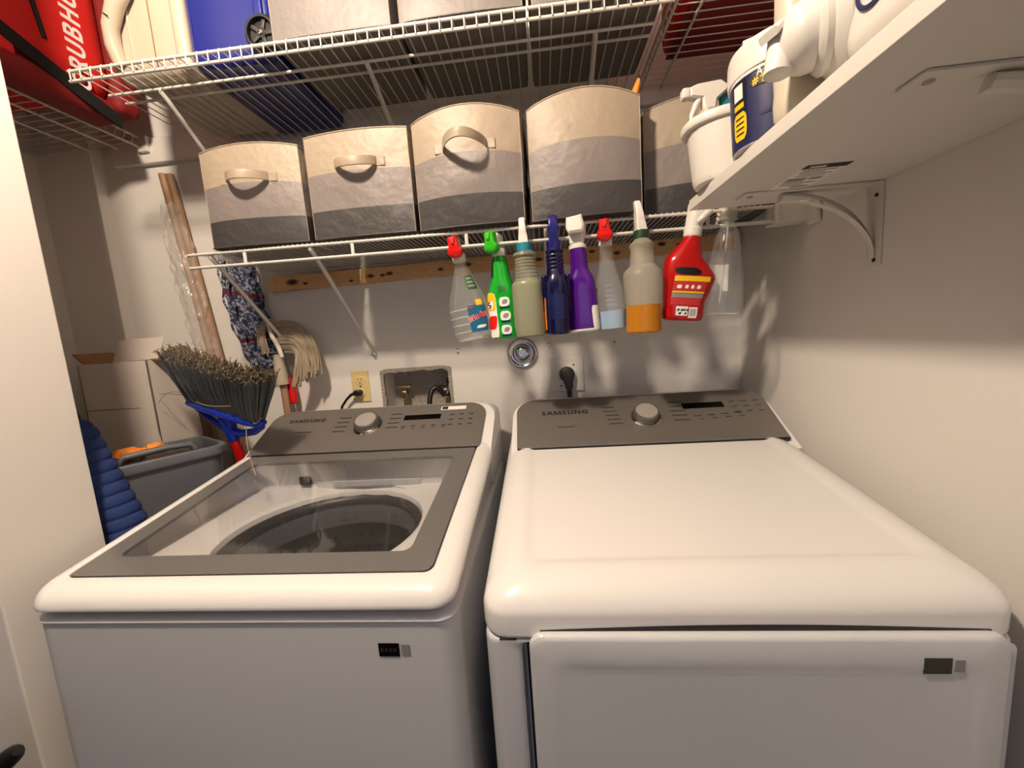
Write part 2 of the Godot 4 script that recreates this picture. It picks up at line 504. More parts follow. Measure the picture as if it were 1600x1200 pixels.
# white housing behind a slanted control panel, and the panel itself
func console(o: Node3D, x0: float, x1: float, p0: float, p1: float, yb: float, zb: float, yt: float, zt: float, floor_y: float) -> Transform3D:
	var v := V(0, yt - yb, zt - zb).normalized()
	var w := V(1, 0, 0).cross(v)
	var len_ := V(0, yt - yb, zt - zb).length()
	var f := Transform3D(Basis(V(1, 0, 0), v, w), V(0, yb, zb))
	var rings := []
	var r := 0.062
	var n := 30
	for i in n + 1:
		# dense near the ends
		var q := float(i) / n
		var xx := x0 + (x1 - x0) * (0.5 - 0.5 * cos(PI * q))
		var d := minf(xx - x0, x1 - xx)
		var drop := 0.0 if d >= r else r - sqrt(maxf(r * r - (r - d) * (r - d), 0.0))
		var vm := len_ + 0.012 - drop
		var e := minf(0.012, d * 0.6)
		var top := f * V(0, vm, -0.006)
		var ring := PackedVector3Array()
		for pt in [f * V(0, -0.03, -0.006 - e * 0.3), f * V(0, vm * 0.5, -0.006), f * V(0, vm - 0.008, -0.006), top + v * 0.0 + w * -0.003]:
			ring.append(V(xx, pt.y, pt.z))
		ring.append(V(xx, top.y - 0.0015, top.z - 0.008)); ring.append(V(xx, top.y - 0.006, 0.10)); ring.append(V(xx, top.y - 0.02, 0.085))
		ring.append(V(xx, floor_y, 0.082)); ring.append(V(xx, floor_y, f.origin.z))
		rings.append(ring)
	part(o, "console_housing", g().loft(rings), M.appliance, 50)
	# silver face with rounded upper corners
	var poly := PackedVector2Array([Vector2(p0 + 0.004, 0), Vector2(p1 - 0.004, 0)])
	var rr := 0.052
	for i in 9:
		var a := PI / 2 * i / 8
		poly.append(Vector2(p1 - rr + rr * cos(a), len_ + 0.004 - rr + rr * sin(a)))
	for i in 9:
		var a := PI / 2 + PI / 2 * i / 8
		poly.append(Vector2(p0 + rr + rr * cos(a), len_ + 0.004 - rr + rr * sin(a)))
	part(o, "control_panel", g().slab(poly, -0.008, 0.002, 0.002, f), M.silver, 30)
	part(o, "panel_groove", g().rbox(V((p0 + p1) / 2, 0, 0), V(p1 - p0 - 0.01, 0.004, 0.012), 0.0015, 1).moved(f * Transform3D(Basis(), V(0, -0.004, -0.004))), M.black)
	return f

func knob(o: Node3D, f: Transform3D, x: float, s: float, r: float) -> void:
	var up := f * Transform3D(Basis(V(1, 0, 0), PI / 2), V(x, s, 0.002))
	part(o, "dial_ring", g().lathe([[r * 1.22, 0.0], [r * 1.22, 0.002], [r * 1.14, 0.004], [r * 1.02, 0.002], [r * 1.0, 0.0]], 40, up), M.chrome, 30)
	var kn := part(o, "dial_knob", g().lathe([[r, 0.0], [r, 0.016], [r * 0.965, 0.021], [r * 0.93, 0.0225], [r * 0.5, 0.0226], [r * 0.01, 0.0226]], 48, up), M.steel, 25)
	part(kn, "knob_face", g().lathe([[r * 0.86, 0.0225], [r * 0.84, 0.0236], [r * 0.01, 0.0238]], 40, up), M.brushed, 25)

func marks(o: Node3D, called: String, f: Transform3D, list: Array, m: Material) -> void:
	var o2 := g()
	for q in list: o2.box(f * V(0, 0, 0) * 0 + V(q[0], q[1], 0.0022), V(q[2], q[3], 0.0006))
	part(o, called, o2.moved(f), m)

func sticker(o: Node3D, called: String, x: float, y: float, z: float, w: float, h: float, m: Material) -> MeshInstance3D:
	return part(o, called, g().slab(PackedVector2Array([Vector2(x - w / 2, y - h / 2), Vector2(x + w / 2, y - h / 2), Vector2(x + w / 2, y + h / 2), Vector2(x - w / 2, y + h / 2)]), z, z + 0.0007), m)

func washer() -> void:
	var o := thing("washing_machine", "white top-load washing machine with grey framed glass lid showing the steel tub", "washing machine", V(-0.49, 0, 0.43))
	var x0 := -0.833; var x1 := -0.147; var zf := 0.785; var zk := 0.085
	var sl := 0.146; var yr := 0.965; var zr := 0.742
	# cabinet
	var rings := [flat_ring(x0 + 0.012, x1 - 0.012, zk + 0.01, zf - 0.022, 0.03, 0.03)]
	for q in [[0.004, 0.05, 0.009], [0.0, 0.30, 0.006], [0.0, 0.65, 0.005], [0.0, 0.905, 0.007]]:
		rings.append(flat_ring(x0 + q[0], x1 - q[0], zk, zf - q[2], 0.032, q[1]))
	rings.append(flat_ring(x0 - 0.001, x1 + 0.001, zk, zf - 0.004, 0.032, 0.912))
	rings.append(flat_ring(x0, x1, zk, zf - 0.006, 0.032, 0.917))
	rings.append(flat_ring(x0 + 0.008, x1 - 0.008, zk, zf - 0.013, 0.030, 0.921))
	rings.append(flat_ring(x0 + 0.010, x1 - 0.010, zk, zf - 0.016, 0.030, 0.9215))
	part(o, "cabinet", g().loft(rings, true, true, false), M.appliance_shaded, 32)
	# waist under the lid frame follows the slope of the top
	rings = [flat_ring(x0 + 0.009, x1 - 0.009, zk, zf - 0.016, 0.03, 0.918), top_ring(x0 + 0.009, x1 - 0.009, zk, zf - 0.015, 0.03, yr, sl, zr, -0.024), top_ring(x0 + 0.03, x1 - 0.03, zk, zf - 0.04, 0.03, yr, sl, zr, -0.024)]
	part(o, "neck", g().loft(rings, true, false, false), M.appliance_shaded, 30)
	# rounded white frame round the lid
	var hx0 := -0.803; var hx1 := -0.187; var hz0 := 0.296; var hz1 := 0.744
	rings = []
	for q in [[0.0, -0.05, 0.014], [0.0, -0.001, 0.014], [0.08, 0.0012, 0.016], [0.35, 0.0016, 0.02], [0.62, 0.0, 0.026], [0.82, -0.005, 0.032], [0.94, -0.0115, 0.036], [0.99, -0.018, 0.038], [1.0, -0.0215, 0.038], [0.985, -0.0245, 0.037], [0.90, -0.0255, 0.034]]:
		var k: float = q[0]
		rings.append(top_ring(lerpf(hx0, x0, k), lerpf(hx1, x1, k), lerpf(hz0, zk, k), lerpf(hz1, zf + 0.001, k), q[2], yr, sl, zr, q[1]))
	part(o, "top_frame", g().loft(rings, true, false, false), M.appliance, 60)
	# white deck that funnels into the tub
	var c := V(-0.49, 0, 0.522)
	var rect := top_ring(hx0 - 0.002, hx1 + 0.002, hz0 - 0.002, hz1 + 0.002, 0.016, yr, sl, zr, -0.026)
	var rect2 := top_ring(hx0 + 0.010, hx1 - 0.010, hz0 + 0.022, hz1 - 0.006, 0.03, 0.938, 0.0, 0.0, 0.0)
	rings = [rect, rect2]
	for q in [[0.222, 0.930], [0.212, 0.928], [0.206, 0.924], [0.203, 0.915], [0.203, 0.905]]:
		var ring := PackedVector3Array()
		for v in rect:
			var d := Vector2(v.x - c.x, v.z - c.z)
			var a := d.angle()
			ring.append(V(c.x + q[0] * cos(a), q[1], c.z + q[0] * sin(a) * (0.985)))
		rings.append(ring)
	part(o, "deck", g().loft(rings, true, false, false), M.appliance, 35)
	var at := Transform3D(Basis(), V(c.x, 0, c.z))
	var ring_ := part(o, "tub_ring", g().lathe([[0.206, 0.912], [0.2, 0.914], [0.192, 0.909], [0.186, 0.898], [0.19, 0.885], [0.206, 0.88]], 56, at, false, false), M.gasket, 50)
	ring_.set_meta("label", "dark grey ring round the tub mouth")
	var drum := part(o, "drum", g().lathe([[0.196, 0.885], [0.2, 0.875], [0.203, 0.868], [0.203, 0.835], [0.208, 0.828], [0.208, 0.63], [0.2, 0.60], [0.01, 0.585]], 56, at, false, true), M.drum_steel, 40)
	part(drum, "balance_ring", g().lathe([[0.2, 0.905], [0.19, 0.903], [0.187, 0.88], [0.19, 0.84], [0.202, 0.836]], 56, at, false, false), M.grey_plastic, 40)
	# rows of holes in the drum wall
	var hb := g()
	for row in 5:
		for i in 40:
			var a := TAU * (i + 0.5 * (row % 2)) / 40
			var q := V(c.x + 0.2072 * cos(a), 0.80 - row * 0.036, c.z + 0.2072 * sin(a))
			hb.lathe([[0.0045, 0.0], [0.0042, 0.0012], [0.0005, 0.0012]], 7, Transform3D(Basis(Quaternion(V(0, 1, 0), V(-cos(a), 0, -sin(a)).normalized())), q), false, true)
	var hm := part(drum, "drum_holes", hb, M.black_gloss, 30)
	hm.set_meta("kind", "stuff")
	part(drum, "wash_plate", g().lathe([[0.19, 0.60], [0.17, 0.615], [0.10, 0.625], [0.05, 0.65], [0.03, 0.655], [0.001, 0.655]], 40, at, false, true), M.dark_grey, 40)
	for i in 6:
		var a := TAU * i / 6
		var rib := g().rbox(V(0.1, 0, 0), V(0.13, 0.03, 0.016), 0.007, 3).moved(Transform3D(Basis(V(0, 1, 0), a), V(c.x, 0.627, c.z)))
		part(drum, "wash_plate_rib", rib, M.dark_grey)
	for i in 3:
		var a := TAU * i / 3 + 0.7
		part(drum, "drum_fin", g().rbox(V(0.2, 0, 0), V(0.016, 0.19, 0.05), 0.007, 3).moved(Transform3D(Basis(V(0, 1, 0), a), V(c.x, 0.73, c.z))), M.dark_grey)
	# back of the well: drawer, latch and button
	part(o, "well_back", g().rbox(V(-0.495, 0.962, 0.303), V(0.605, 0.10, 0.012), 0.004, 2), M.appliance)
	var dr := part(o, "dispenser_drawer", g().rbox(V(-0.455, 0.953, 0.313), V(0.345, 0.052, 0.014), 0.006, 3), M.appliance)
	part(dr, "drawer_grip", g().rbox(V(-0.46, 0.944, 0.321), V(0.24, 0.018, 0.006), 0.003, 2), M.appliance_shaded)
	part(dr, "drawer_lettering", g().box(V(-0.45, 0.966, 0.3204), V(0.075, 0.0045, 0.0006)), M.print)
	part(o, "latch", g().rbox(V(-0.656, 0.957, 0.318), V(0.034, 0.026, 0.02), 0.007, 3), M.black)
	part(o, "lid_switch", g().lathe([[0.0135, 0.0], [0.0135, 0.004], [0.011, 0.005], [0.0005, 0.0052]], 20, Transform3D(Basis(V(1, 0, 0), PI / 2), V(-0.345, 0.962, 0.309))), M.grey_plastic)
	# the lid: grey printed border round clear glass
	var a0 := hx0 + 0.002; var a1 := hx1 - 0.002; var b0 := hz0 + 0.016; var b1 := hz1 - 0.002
	var i0 := -0.762; var i1 := -0.236; var j0 := 0.358; var j1 := 0.698
	var ro := [a0, a1, b0, b1, 0.014]; var ri := [i0, i1, j0, j1, 0.016]
	rings = []
	for q in [[ro, -0.006], [ro, 0.0005], [ri, 0.0005], [ri, -0.006], [ro, -0.006]]:
		var z: Array = q[0]
		rings.append(top_ring(z[0], z[1], z[2], z[3], z[4], yr, sl, zr, q[1]))
	var lid := part(o, "lid", g().loft(rings, true, false, false), M.lid_grey, 30)
	rings = [top_ring(i0, i1, j0, j1, 0.016, yr, sl, zr, -0.004), top_ring(i0, i1, j0, j1, 0.016, yr, sl, zr, 0.0006)]
	part(lid, "lid_glass", g().loft(rings), M.lid_glass, 20)
	# control console
	var f := console(o, x0 + 0.003, x1 - 0.003, -0.823, -0.176, 1.030, 0.312, 1.114, 0.156, 0.93)
	knob(o, f, -0.512, 0.100, 0.034)
	part(o, "display", g().rbox(V(-0.358, 0.1235, 0.002), V(0.108, 0.021, 0.0022), 0.001, 1).moved(f), M.black_gloss)
	write(o, "brand_lettering", "SAMSUNG", 0.0135, M.print, f * Transform3D(Basis().scaled(V(1.25, 1, 1)), V(-0.708, 0.132, 0.0022)))
	var l := []
	for i in 4:
		l.append([-0.592, 0.136 - i * 0.019, 0.036, 0.0032]); l.append([-0.438, 0.142 - i * 0.019, 0.034, 0.0032])
	for i in 5: l.append([-0.405 + i * 0.029, 0.086 + (i % 2) * 0.001, 0.013, 0.003])
	for i in 5: l.append([-0.405 + i * 0.029, 0.078, 0.008, 0.0024])
	for i in 3:
		for j in 3: l.append([-0.272 + i * 0.028, 0.128 - j * 0.021, 0.012, 0.0036])
	l.append([-0.70, 0.082, 0.052, 0.003])
	marks(o, "panel_lettering", f, l, M.print)
	var s := part(o, "energy_sticker", g().rbox(V(-0.272, 0.158, 0.0022), V(0.074, 0.0155, 0.0008), 0.0003, 1).moved(f), M.label_white)
	part(s, "sticker_mark", g().rbox(V(-0.297, 0.158, 0.0028), V(0.017, 0.0115, 0.0006), 0.0002, 1).moved(f), M.print)
	# stickers on the front
	s = sticker(o, "front_sticker", -0.2505, 0.8655, zf - 0.0062, 0.031, 0.021, M.black_gloss)
	for i in 4: part(s, "sticker_print", g().box(V(-0.261 + i * 0.0065, 0.8655, zf - 0.0054), V(0.004, 0.005, 0.0004)), M.dark_grey)
	sticker(o, "grey_sticker", -0.2255, 0.8655, zf - 0.0062, 0.0125, 0.017, M.label_grey)
	for x in [x0 + 0.06, x1 - 0.06]:
		for z in [zk + 0.06, zf - 0.06]: part(o, "foot", g().lathe([[0.025, 0.0], [0.025, 0.012], [0.012, 0.016], [0.012, 0.032]], 14, Transform3D(Basis(), V(x, 0, z))), M.black)

func dryer() -> void:
	var o := thing("clothes_dryer", "white front-load clothes dryer with a dark silver console and wide flat door", "dryer", V(0.234, 0, 0.43))
	var x0 := -0.109; var x1 := 0.577; var zf := 0.787; var zk := 0.085
	var sl := 0.14; var yr := 0.962; var zr := 0.745
	var rings := [flat_ring(x0 + 0.01, x1 - 0.01, zk, zf - 0.03, 0.03, 0.03)]
	for q in [[0.002, 0.05], [0.0, 0.4], [0.0, 0.93]]: rings.append(flat_ring(x0 + q[0], x1 - q[0], zk, zf - 0.022, 0.03, q[1]))
	part(o, "cabinet", g().loft(rings), M.appliance_shaded, 32)
	# front frame round the door opening
	var outer := []; var inner := []
	var cx := 0.234; var oy := 0.488
	for q in [[0.343, 0.4200, 0.008, 0.7535], [0.3425, 0.4205, 0.008, 0.762], [0.340, 0.4205, 0.008, 0.771], [0.3345, 0.4205, 0.008, 0.7795], [0.327, 0.4203, 0.008, 0.7845], [0.320, 0.4195, 0.008, zf - 0.001], [0.316, 0.4165, 0.012, zf - 0.001], [0.309, 0.414, 0.012, zf - 0.006], [0.306, 0.412, 0.012, 0.7665]]:
		var r := Geo.rrect(q[0], q[1], q[2], 6, 0.0, Vector3.ZERO, 4)
		var ring := PackedVector3Array()
		for v in r: ring.append(V(cx + v.x + (0.0195 if q[0] < 0.318 else 0.0), oy - 0.0205 - v.z, q[3]))
		outer.append(ring)
	part(o, "front_frame", g().loft(outer, true, false, false), M.appliance_shaded, 40)
	for s in [-1, 1]:
		var xa := x0 + 0.024 if s < 0 else 0.555
		var xb := -0.062 if s < 0 else x1 - 0.024
		part(o, "seam", g().box(V((xa + xb) / 2, 0.8885, 0.7762), V(xb - xa + 0.001, 0.0028, 0.0205)), M.dark_grey)
	part(o, "gap_shade_plate", g().box(V(0.2535, 0.60, 0.7665), V(0.606, 0.56, 0.003)), M.gasket)  # dark sheet that puts shade into the gap round the door
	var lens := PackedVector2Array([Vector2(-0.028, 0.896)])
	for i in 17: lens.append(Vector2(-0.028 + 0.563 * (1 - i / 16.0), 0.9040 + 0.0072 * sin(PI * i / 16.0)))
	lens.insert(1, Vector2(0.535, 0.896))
	part(o, "gap_shade_strip", g().slab(lens, zf - 0.004, zf + 0.0022), M.gasket)  # dark strip laid on as the shade in the gap above the door
	# worktop with a shallow raised rim
	rings = []
	for q in [[0.16, -0.0015], [0.078, -0.0015], [0.072, -0.0015], [0.066, 0.0], [0.060, 0.0018], [0.05, 0.0022], [0.04, 0.001], [0.028, -0.003], [0.016, -0.0095], [0.007, -0.017], [0.002, -0.026], [0.0, -0.034], [0.0, -0.060], [0.001, -0.0645], [0.004, -0.066]]:
		var d: float = q[0]
		rings.append(top_ring(x0 - 0.001 + d, x1 + 0.001 - d, zk + d, zf + 0.001 - d, 0.036 if d < 0.05 else 0.022, yr, sl, zr, q[1]))
	part(o, "worktop", g().loft(rings, true, true, false), M.appliance, 60)
	# door
	rings = []
	for q in [[0.296, 0.283, 0.020, 0.7875], [0.2975, 0.2845, 0.020, 0.792], [0.296, 0.283, 0.020, 0.798], [0.291, 0.278, 0.020, 0.802], [0.27, 0.255, 0.02, 0.8035], [0.258, 0.242, 0.02, 0.8035], [0.250, 0.232, 0.025, 0.8010], [0.10, 0.09, 0.02, 0.8000]]:
		var r := Geo.rrect(q[0], q[1], q[2], 6, 0.0, Vector3.ZERO, 4)
		var ring := PackedVector3Array()
		for v in r: ring.append(V(0.2535 + v.x, 0.6195 - v.z, q[3]))
		rings.append(ring)
	var door := part(o, "door", g().loft(rings), M.appliance_shaded, 40)
	var s := sticker(door, "door_sticker", 0.4625, 0.8665, 0.8032, 0.032, 0.0215, M.black_gloss)
	s = sticker(door, "grey_sticker", 0.4875, 0.8665, 0.8032, 0.0115, 0.0165, M.label_grey)
	# console
	var f := console(o, x0 + 0.012, x1 + 0.004, -0.086, 0.573, 1.022, 0.327, 1.112, 0.169, 0.93)
	knob(o, f, 0.255, 0.092, 0.032)
	part(o, "display", g().rbox(V(0.410, 0.126, 0.002), V(0.106, 0.022, 0.0022), 0.001, 1).moved(f), M.black_gloss)
	write(o, "brand_lettering", "SAMSUNG", 0.0145, M.print, f * Transform3D(Basis().scaled(V(1.3, 1, 1)), V(0.046, 0.124, 0.0022)))
	var l := [[0.046, 0.068, 0.045, 0.0028]]
	for i in 5: l.append([0.164 + i * 0.003, 0.136 - i * 0.016, 0.034, 0.003]); l.append([0.342, 0.144 - i * 0.0175, 0.038, 0.003])
	for i in 4: l.append([0.385 + i * 0.034, 0.086 + i * 0.002, 0.018, 0.0026]); l.append([0.39 + i * 0.034, 0.074 + i * 0.002, 0.012, 0.002])
	for i in 3:
		for j in 3: l.append([0.487 + i * 0.03, 0.136 - j * 0.02, 0.014, 0.0024])
	marks(o, "panel_lettering", f, l, M.silver_dark)
	for x in [x0 + 0.06, x1 - 0.06]:
		for z in [zk + 0.06, zf - 0.08]: part(o, "foot", g().lathe([[0.025, 0.0], [0.025, 0.012], [0.012, 0.016], [0.012, 0.032]], 14, Transform3D(Basis(), V(x, 0, z))), M.black)

# ---------------------------------------------------------------- wire shelves
func brace(o: Node3D, a: Vector3, b: Vector3) -> void:
	var d := (b - a).normalized()
	var gg := g().tube(PV([a + V(0, 0.004, 0), a + V(0, -0.004, -0.002), a + d * 0.02, b - d * 0.03, b + V(0, 0.006, 0.002), b + V(0, -0.016, 0.001)]), [0.005, 0.006, 0.0058, 0.0058, 0.006, 0.005], 8, false, 1.0)
	var br := part(o, "brace", gg, M.wire, 50)
	part(br, "screw", g().lathe([[0.004, 0.0], [0.004, 0.002], [0.0005, 0.003]], 10, Transform3D(Basis(V(1, 0, 0), PI / 2), b + V(0, -0.010, 0.005))), M.chrome)
func rod(o: Node3D, a: Vector3, b: Vector3, r: float) -> void:
	part(o, "rod", g().tube(PV([a, a.lerp(b, 0.01), a.lerp(b, 0.99), b]), r, 10), M.wire, 50)

func wire_shelves() -> void:
	# lower shelf
	var o := thing("wire_shelf", "long white wire shelf carrying fabric bins, spray bottles hooked on its front rod", "shelf", V(-0.18, 1.556, 0.0), "", Basis(V(0, 0, 1), -0.008))
	var ox := -0.18
	var loc := func(x: float, y: float, z: float) -> Vector3: return o.transform * V(x - ox, y - 1.556, z)
	rod(o, loc.call(-0.885, 1.5555, 0.318), loc.call(0.535, 1.5555, 0.318), 0.0038)
	rod(o, loc.call(-0.885, 1.5235, 0.318), loc.call(0.535, 1.5235, 0.318), 0.0038)
	rod(o, loc.call(-0.875, 1.5545, 0.165), loc.call(0.60, 1.5545, 0.165), 0.003)
	rod(o, loc.call(-0.875, 1.5545, 0.012), loc.call(0.60, 1.5545, 0.012), 0.003)
	var wire := g().tube(PV([V(0, 0.0042, 0.004), V(0, 0.0042, 0.1), V(0, 0.0042, 0.25), V(0, 0.0042, 0.318)]), 0.0014, 6).mesh(60)
	for i in 109:
		put(o, "deck_wire", wire, M.wire, Transform3D(Basis(), V(-0.692 + i * 0.0127, 0, 0)))
	for x in [-0.733, -0.452, -0.169, 0.108, 0.385]:
		part(o, "spacer", g().rbox(loc.call(x, 1.5395, 0.318), V(0.0085, 0.03, 0.005), 0.002, 2), M.wire)
	for x in [-0.83, -0.563, 0.02]:
		brace(o, loc.call(x, 1.552, 0.314), V(x - 0.004, 1.278, 0.004))
	var eb := part(o, "end_bracket", g().rbox(loc.call(0.569, 1.54, 0.300), V(0.078, 0.042, 0.05), 0.004, 2), M.white_plastic)
	part(eb, "bracket_lip", g().rbox(loc.call(0.5285, 1.54, 0.3285), V(0.006, 0.046, 0.012), 0.002, 2), M.white_plastic)
	part(eb, "wall_flange", g().rbox(loc.call(0.601, 1.535, 0.335), V(0.012, 0.05, 0.03), 0.003, 2), M.white_plastic)
	# upper shelf
	o = thing("wire_shelf", "white wire shelf under the cooler and upper grey bins, with a ladder-like front lip", "shelf", V(-0.39, 1.954, 0.0), "", Basis(V(0, 0, 1), -0.004))
	var xa := -1.02; var xb := 0.292
	rod(o, V(xa, 1.955, 0.4), V(xb, 1.951, 0.4), 0.0034)
	rod(o, V(xa, 1.9345, 0.4), V(xb, 1.9305, 0.4), 0.0034)
	rod(o, V(xa + 0.005, 1.9475, 0.322), V(xb - 0.02, 1.9435, 0.326), 0.0032)
	rod(o, V(xa + 0.01, 1.9475, 0.287), V(xb - 0.02, 1.9435, 0.291), 0.0032)
	rod(o, V(xa, 1.9515, 0.012), V(xb, 1.9475, 0.012), 0.003)
	wire = g().tube(PV([V(0, 0.0005, 0.004), V(0, 0.0005, 0.2), V(0, 0.0005, 0.39), V(0, 0.0012, 0.4025), V(0, -0.002, 0.4048), V(0, -0.010, 0.4048), V(0, -0.0215, 0.4046)]), 0.0015, 6).mesh(60)
	for i in 52:
		put(o, "lip_wire", wire, M.wire, Transform3D(Basis(), V(-0.622 + i * 0.0254, 0, 0)))
	for q in [[-0.88, 1.665], [-0.365, 1.765], [0.15, 1.775]]: brace(o, V(q[0], 1.944, 0.322), V(q[0], q[1], 0.004))
	# left shelf, running towards the viewer along the left wall
	o = thing("wire_shelf", "white wire shelf in the left corner under the red delivery bag", "shelf", V(-1.43, 1.985, 0.36))
	rod(o, V(-1.255, 1.983, 0.03), V(-1.255, 1.983, 0.60), 0.0034)
	rod(o, V(-1.255, 2.012, 0.03), V(-1.255, 2.012, 0.60), 0.0034)
	rod(o, V(-1.33, 1.985, 0.03), V(-1.33, 1.985, 0.60), 0.003)
	rod(o, V(-1.42, 1.985, 0.03), V(-1.42, 1.985, 0.60), 0.003)
	rod(o, V(-1.60, 1.985, 0.03), V(-1.60, 1.985, 0.60), 0.003)
	wire = g().tube(PV([V(-0.18, 0.004, 0), V(0.0, 0.004, 0), V(0.165, 0.004, 0), V(0.175, 0.010, 0), V(0.1785, 0.02, 0), V(0.1785, 0.027, 0)]), 0.0015, 6).mesh(60)
	for i in 22: put(o, "lip_wire", wire, M.wire, Transform3D(Basis(), V(0, 0, -0.31 + i * 0.0254)))
	part(o, "end_bracket", g().rbox(V(-1.245, 1.992, 0.018), V(0.035, 0.05, 0.03), 0.004, 2), M.white_plastic)
	# right shelf above the white board
	o = thing("wire_shelf", "white wire shelf high on the right under the dark red tote", "shelf", V(0.46, 1.97, 0.4))
	rod(o, V(0.315, 1.968, 0.04), V(0.315, 1.968, 0.78), 0.0034)
	rod(o, V(0.315, 1.994, 0.04), V(0.315, 1.994, 0.78), 0.0034)
	rod(o, V(0.37, 1.968, 0.04), V(0.37, 1.968, 0.78), 0.003)
	rod(o, V(0.60, 1.968, 0.04), V(0.60, 1.968, 0.78), 0.003)
	wire = g().tube(PV([V(0.148, 0.0, 0), V(0.0, 0.0, 0), V(-0.135, 0.0, 0), V(-0.144, 0.006, 0), V(-0.1465, 0.015, 0), V(-0.1465, 0.024, 0)]), 0.0015, 6).mesh(60)
	for i in 29: put(o, "lip_wire", wire, M.wire, Transform3D(Basis(), V(0, 0, -0.35 + i * 0.0254)))

# ---------------------------------------------------------------- fabric bins
# local frame: base centre, front towards +z
func bin_ring(w: float, d: float, h: float, y: float, bf: float, bs: float, arch: float, seed_: int, grow := 0.0) -> PackedVector3Array:
	var o := PackedVector3Array()
	var n := 12
	var t := y / h
	var k := sin(PI * clampf(0.12 + t * 0.62, 0, 1))
	var nz: FastNoiseLite = noise(9.0, seed_, 2)
	for s in 4:
		for i in n:
			var u := -1.0 + 2.0 * i / n
			var r := 0.986 if i == 0 else 1.0
			var b := (1 - u * u)
			var q := Vector3.ZERO
			match s:
				0: q = V(u * (w / 2 + grow) * r, y + arch * t * t * b, (d / 2 + grow + bf * k * b) * (1.0 if i else 0.988))
				1: q = V((w / 2 + grow + bs * k * b) * r, y, -u * (d / 2 + grow))
				2: q = V(-u * (w / 2 + grow) * r, y, -(d / 2 + grow + 0.004 * b))
				3: q = V(-(w / 2 + grow + bs * k * b) * r, y, u * (d / 2 + grow))
			var m := nz.get_noise_3d(q.x, q.y, q.z) * 0.0035 * sin(PI * clampf(t, 0.0, 1.0)) * (1.0 if i else 0.3)
			q.z += m if s == 0 else 0.0
			q.x += m if s % 2 == 1 else 0.0
			o.append(q)
	return o
func storage_bin(label: String, at: Vector3, yaw: float, w: float, d: float, h: float, bf: float, arch: float, handle: bool, hy := 0.66, upside := false, group := "", lift := 0.0) -> Node3D:
	var o := thing("fabric_bin", label, "storage bin", at, group, Basis(V(0, 1, 0), yaw))
	var sd := int(absf(at.x) * 1000)
	var cuts := [0.004, 0.285 * h, 0.63 * h, h]
	var ms := [M.cloth_dark, M.cloth_mid, M.cloth_cream]
	var nm := ["dark_band", "grey_band", "cream_band"]
	if upside:
		cuts = [0.004, 0.72 * h, h]
		ms = [M.cloth_upper, M.cloth_cream]
		nm = ["grey_band", "cream_band"]
	for b in ms.size():
		var rings := []
		for i in 7:
			rings.append(bin_ring(w, d, h, lerpf(cuts[b], cuts[b + 1], i / 6.0), bf, 0.006, arch, sd))
		if b == ms.size() - 1:
			for i in 5: rings.append(bin_ring(w - 0.006, d - 0.006, h, lerpf(h, 0.05, i / 4.0), bf, 0.006, arch, sd))
		part(o, nm[b], g().loft(rings, true, b == 0, b == ms.size() - 1), ms[b], 50, true)
	# rim binding, bottom edge and two front corner seams
	part(o, "rim_binding", g().tube(bin_ring(w, d, h, h, bf, 0.006, arch, sd), 0.0019, 6, true), M.cloth_cream, 60, true)
	part(o, "bottom_piping", g().tube(bin_ring(w, d, h, 0.004, bf, 0.004, arch, sd, 0.0005), 0.0018, 6, true), M.cloth_dark if not upside else M.cloth_upper, 60, true)
	for s in [-1, 1]:
		var path := PackedVector3Array()
		for i in 9:
			var r := bin_ring(w, d, h, h * (0.02 + 0.98 * i / 8.0), bf, 0.006, arch, sd)
			path.append(r[0 if s < 0 else 12])
		part(o, "corner_seam", g().tube(path, 0.0009, 5), M.cloth_cream, 60, true)
	if handle:
		var rings := []
		var hw := 0.050
		var yb := hy * h
		for i in 19:
			var u := -1.0 + i / 9.0
			var b := 1 - u * u
			var zb := d / 2 + bf * 0.9 * (1 - pow(u * hw / (w / 2), 2)) + 0.0015
			var out: float = (0.040 + lift) * pow(maxf(b, 0), 0.8)
			var yy := yb + (-0.006 + lift * 0.3) * b
			var x := u * hw
			rings.append(PV([V(x, yy, zb + out), V(x, yy, zb + out + 0.004), V(x, yy + 0.010, zb + out + 0.0052), V(x, yy + 0.019, zb + out + 0.004), V(x, yy + 0.019, zb + out)]))
		var st := part(o, "handle", g().loft(rings), M.cloth_cream, 40, true)
		for s in [-1, 1]:
			var zb := d / 2 + bf * 0.9 * (1 - pow(hw / (w / 2), 2))
			part(st, "handle_patch", g().rbox(V(s * (hw + 0.008), yb + 0.0095, zb - 0.0008), V(0.024, 0.022, 0.005), 0.0015, 1), M.cloth_cream, 38, true)
	return o

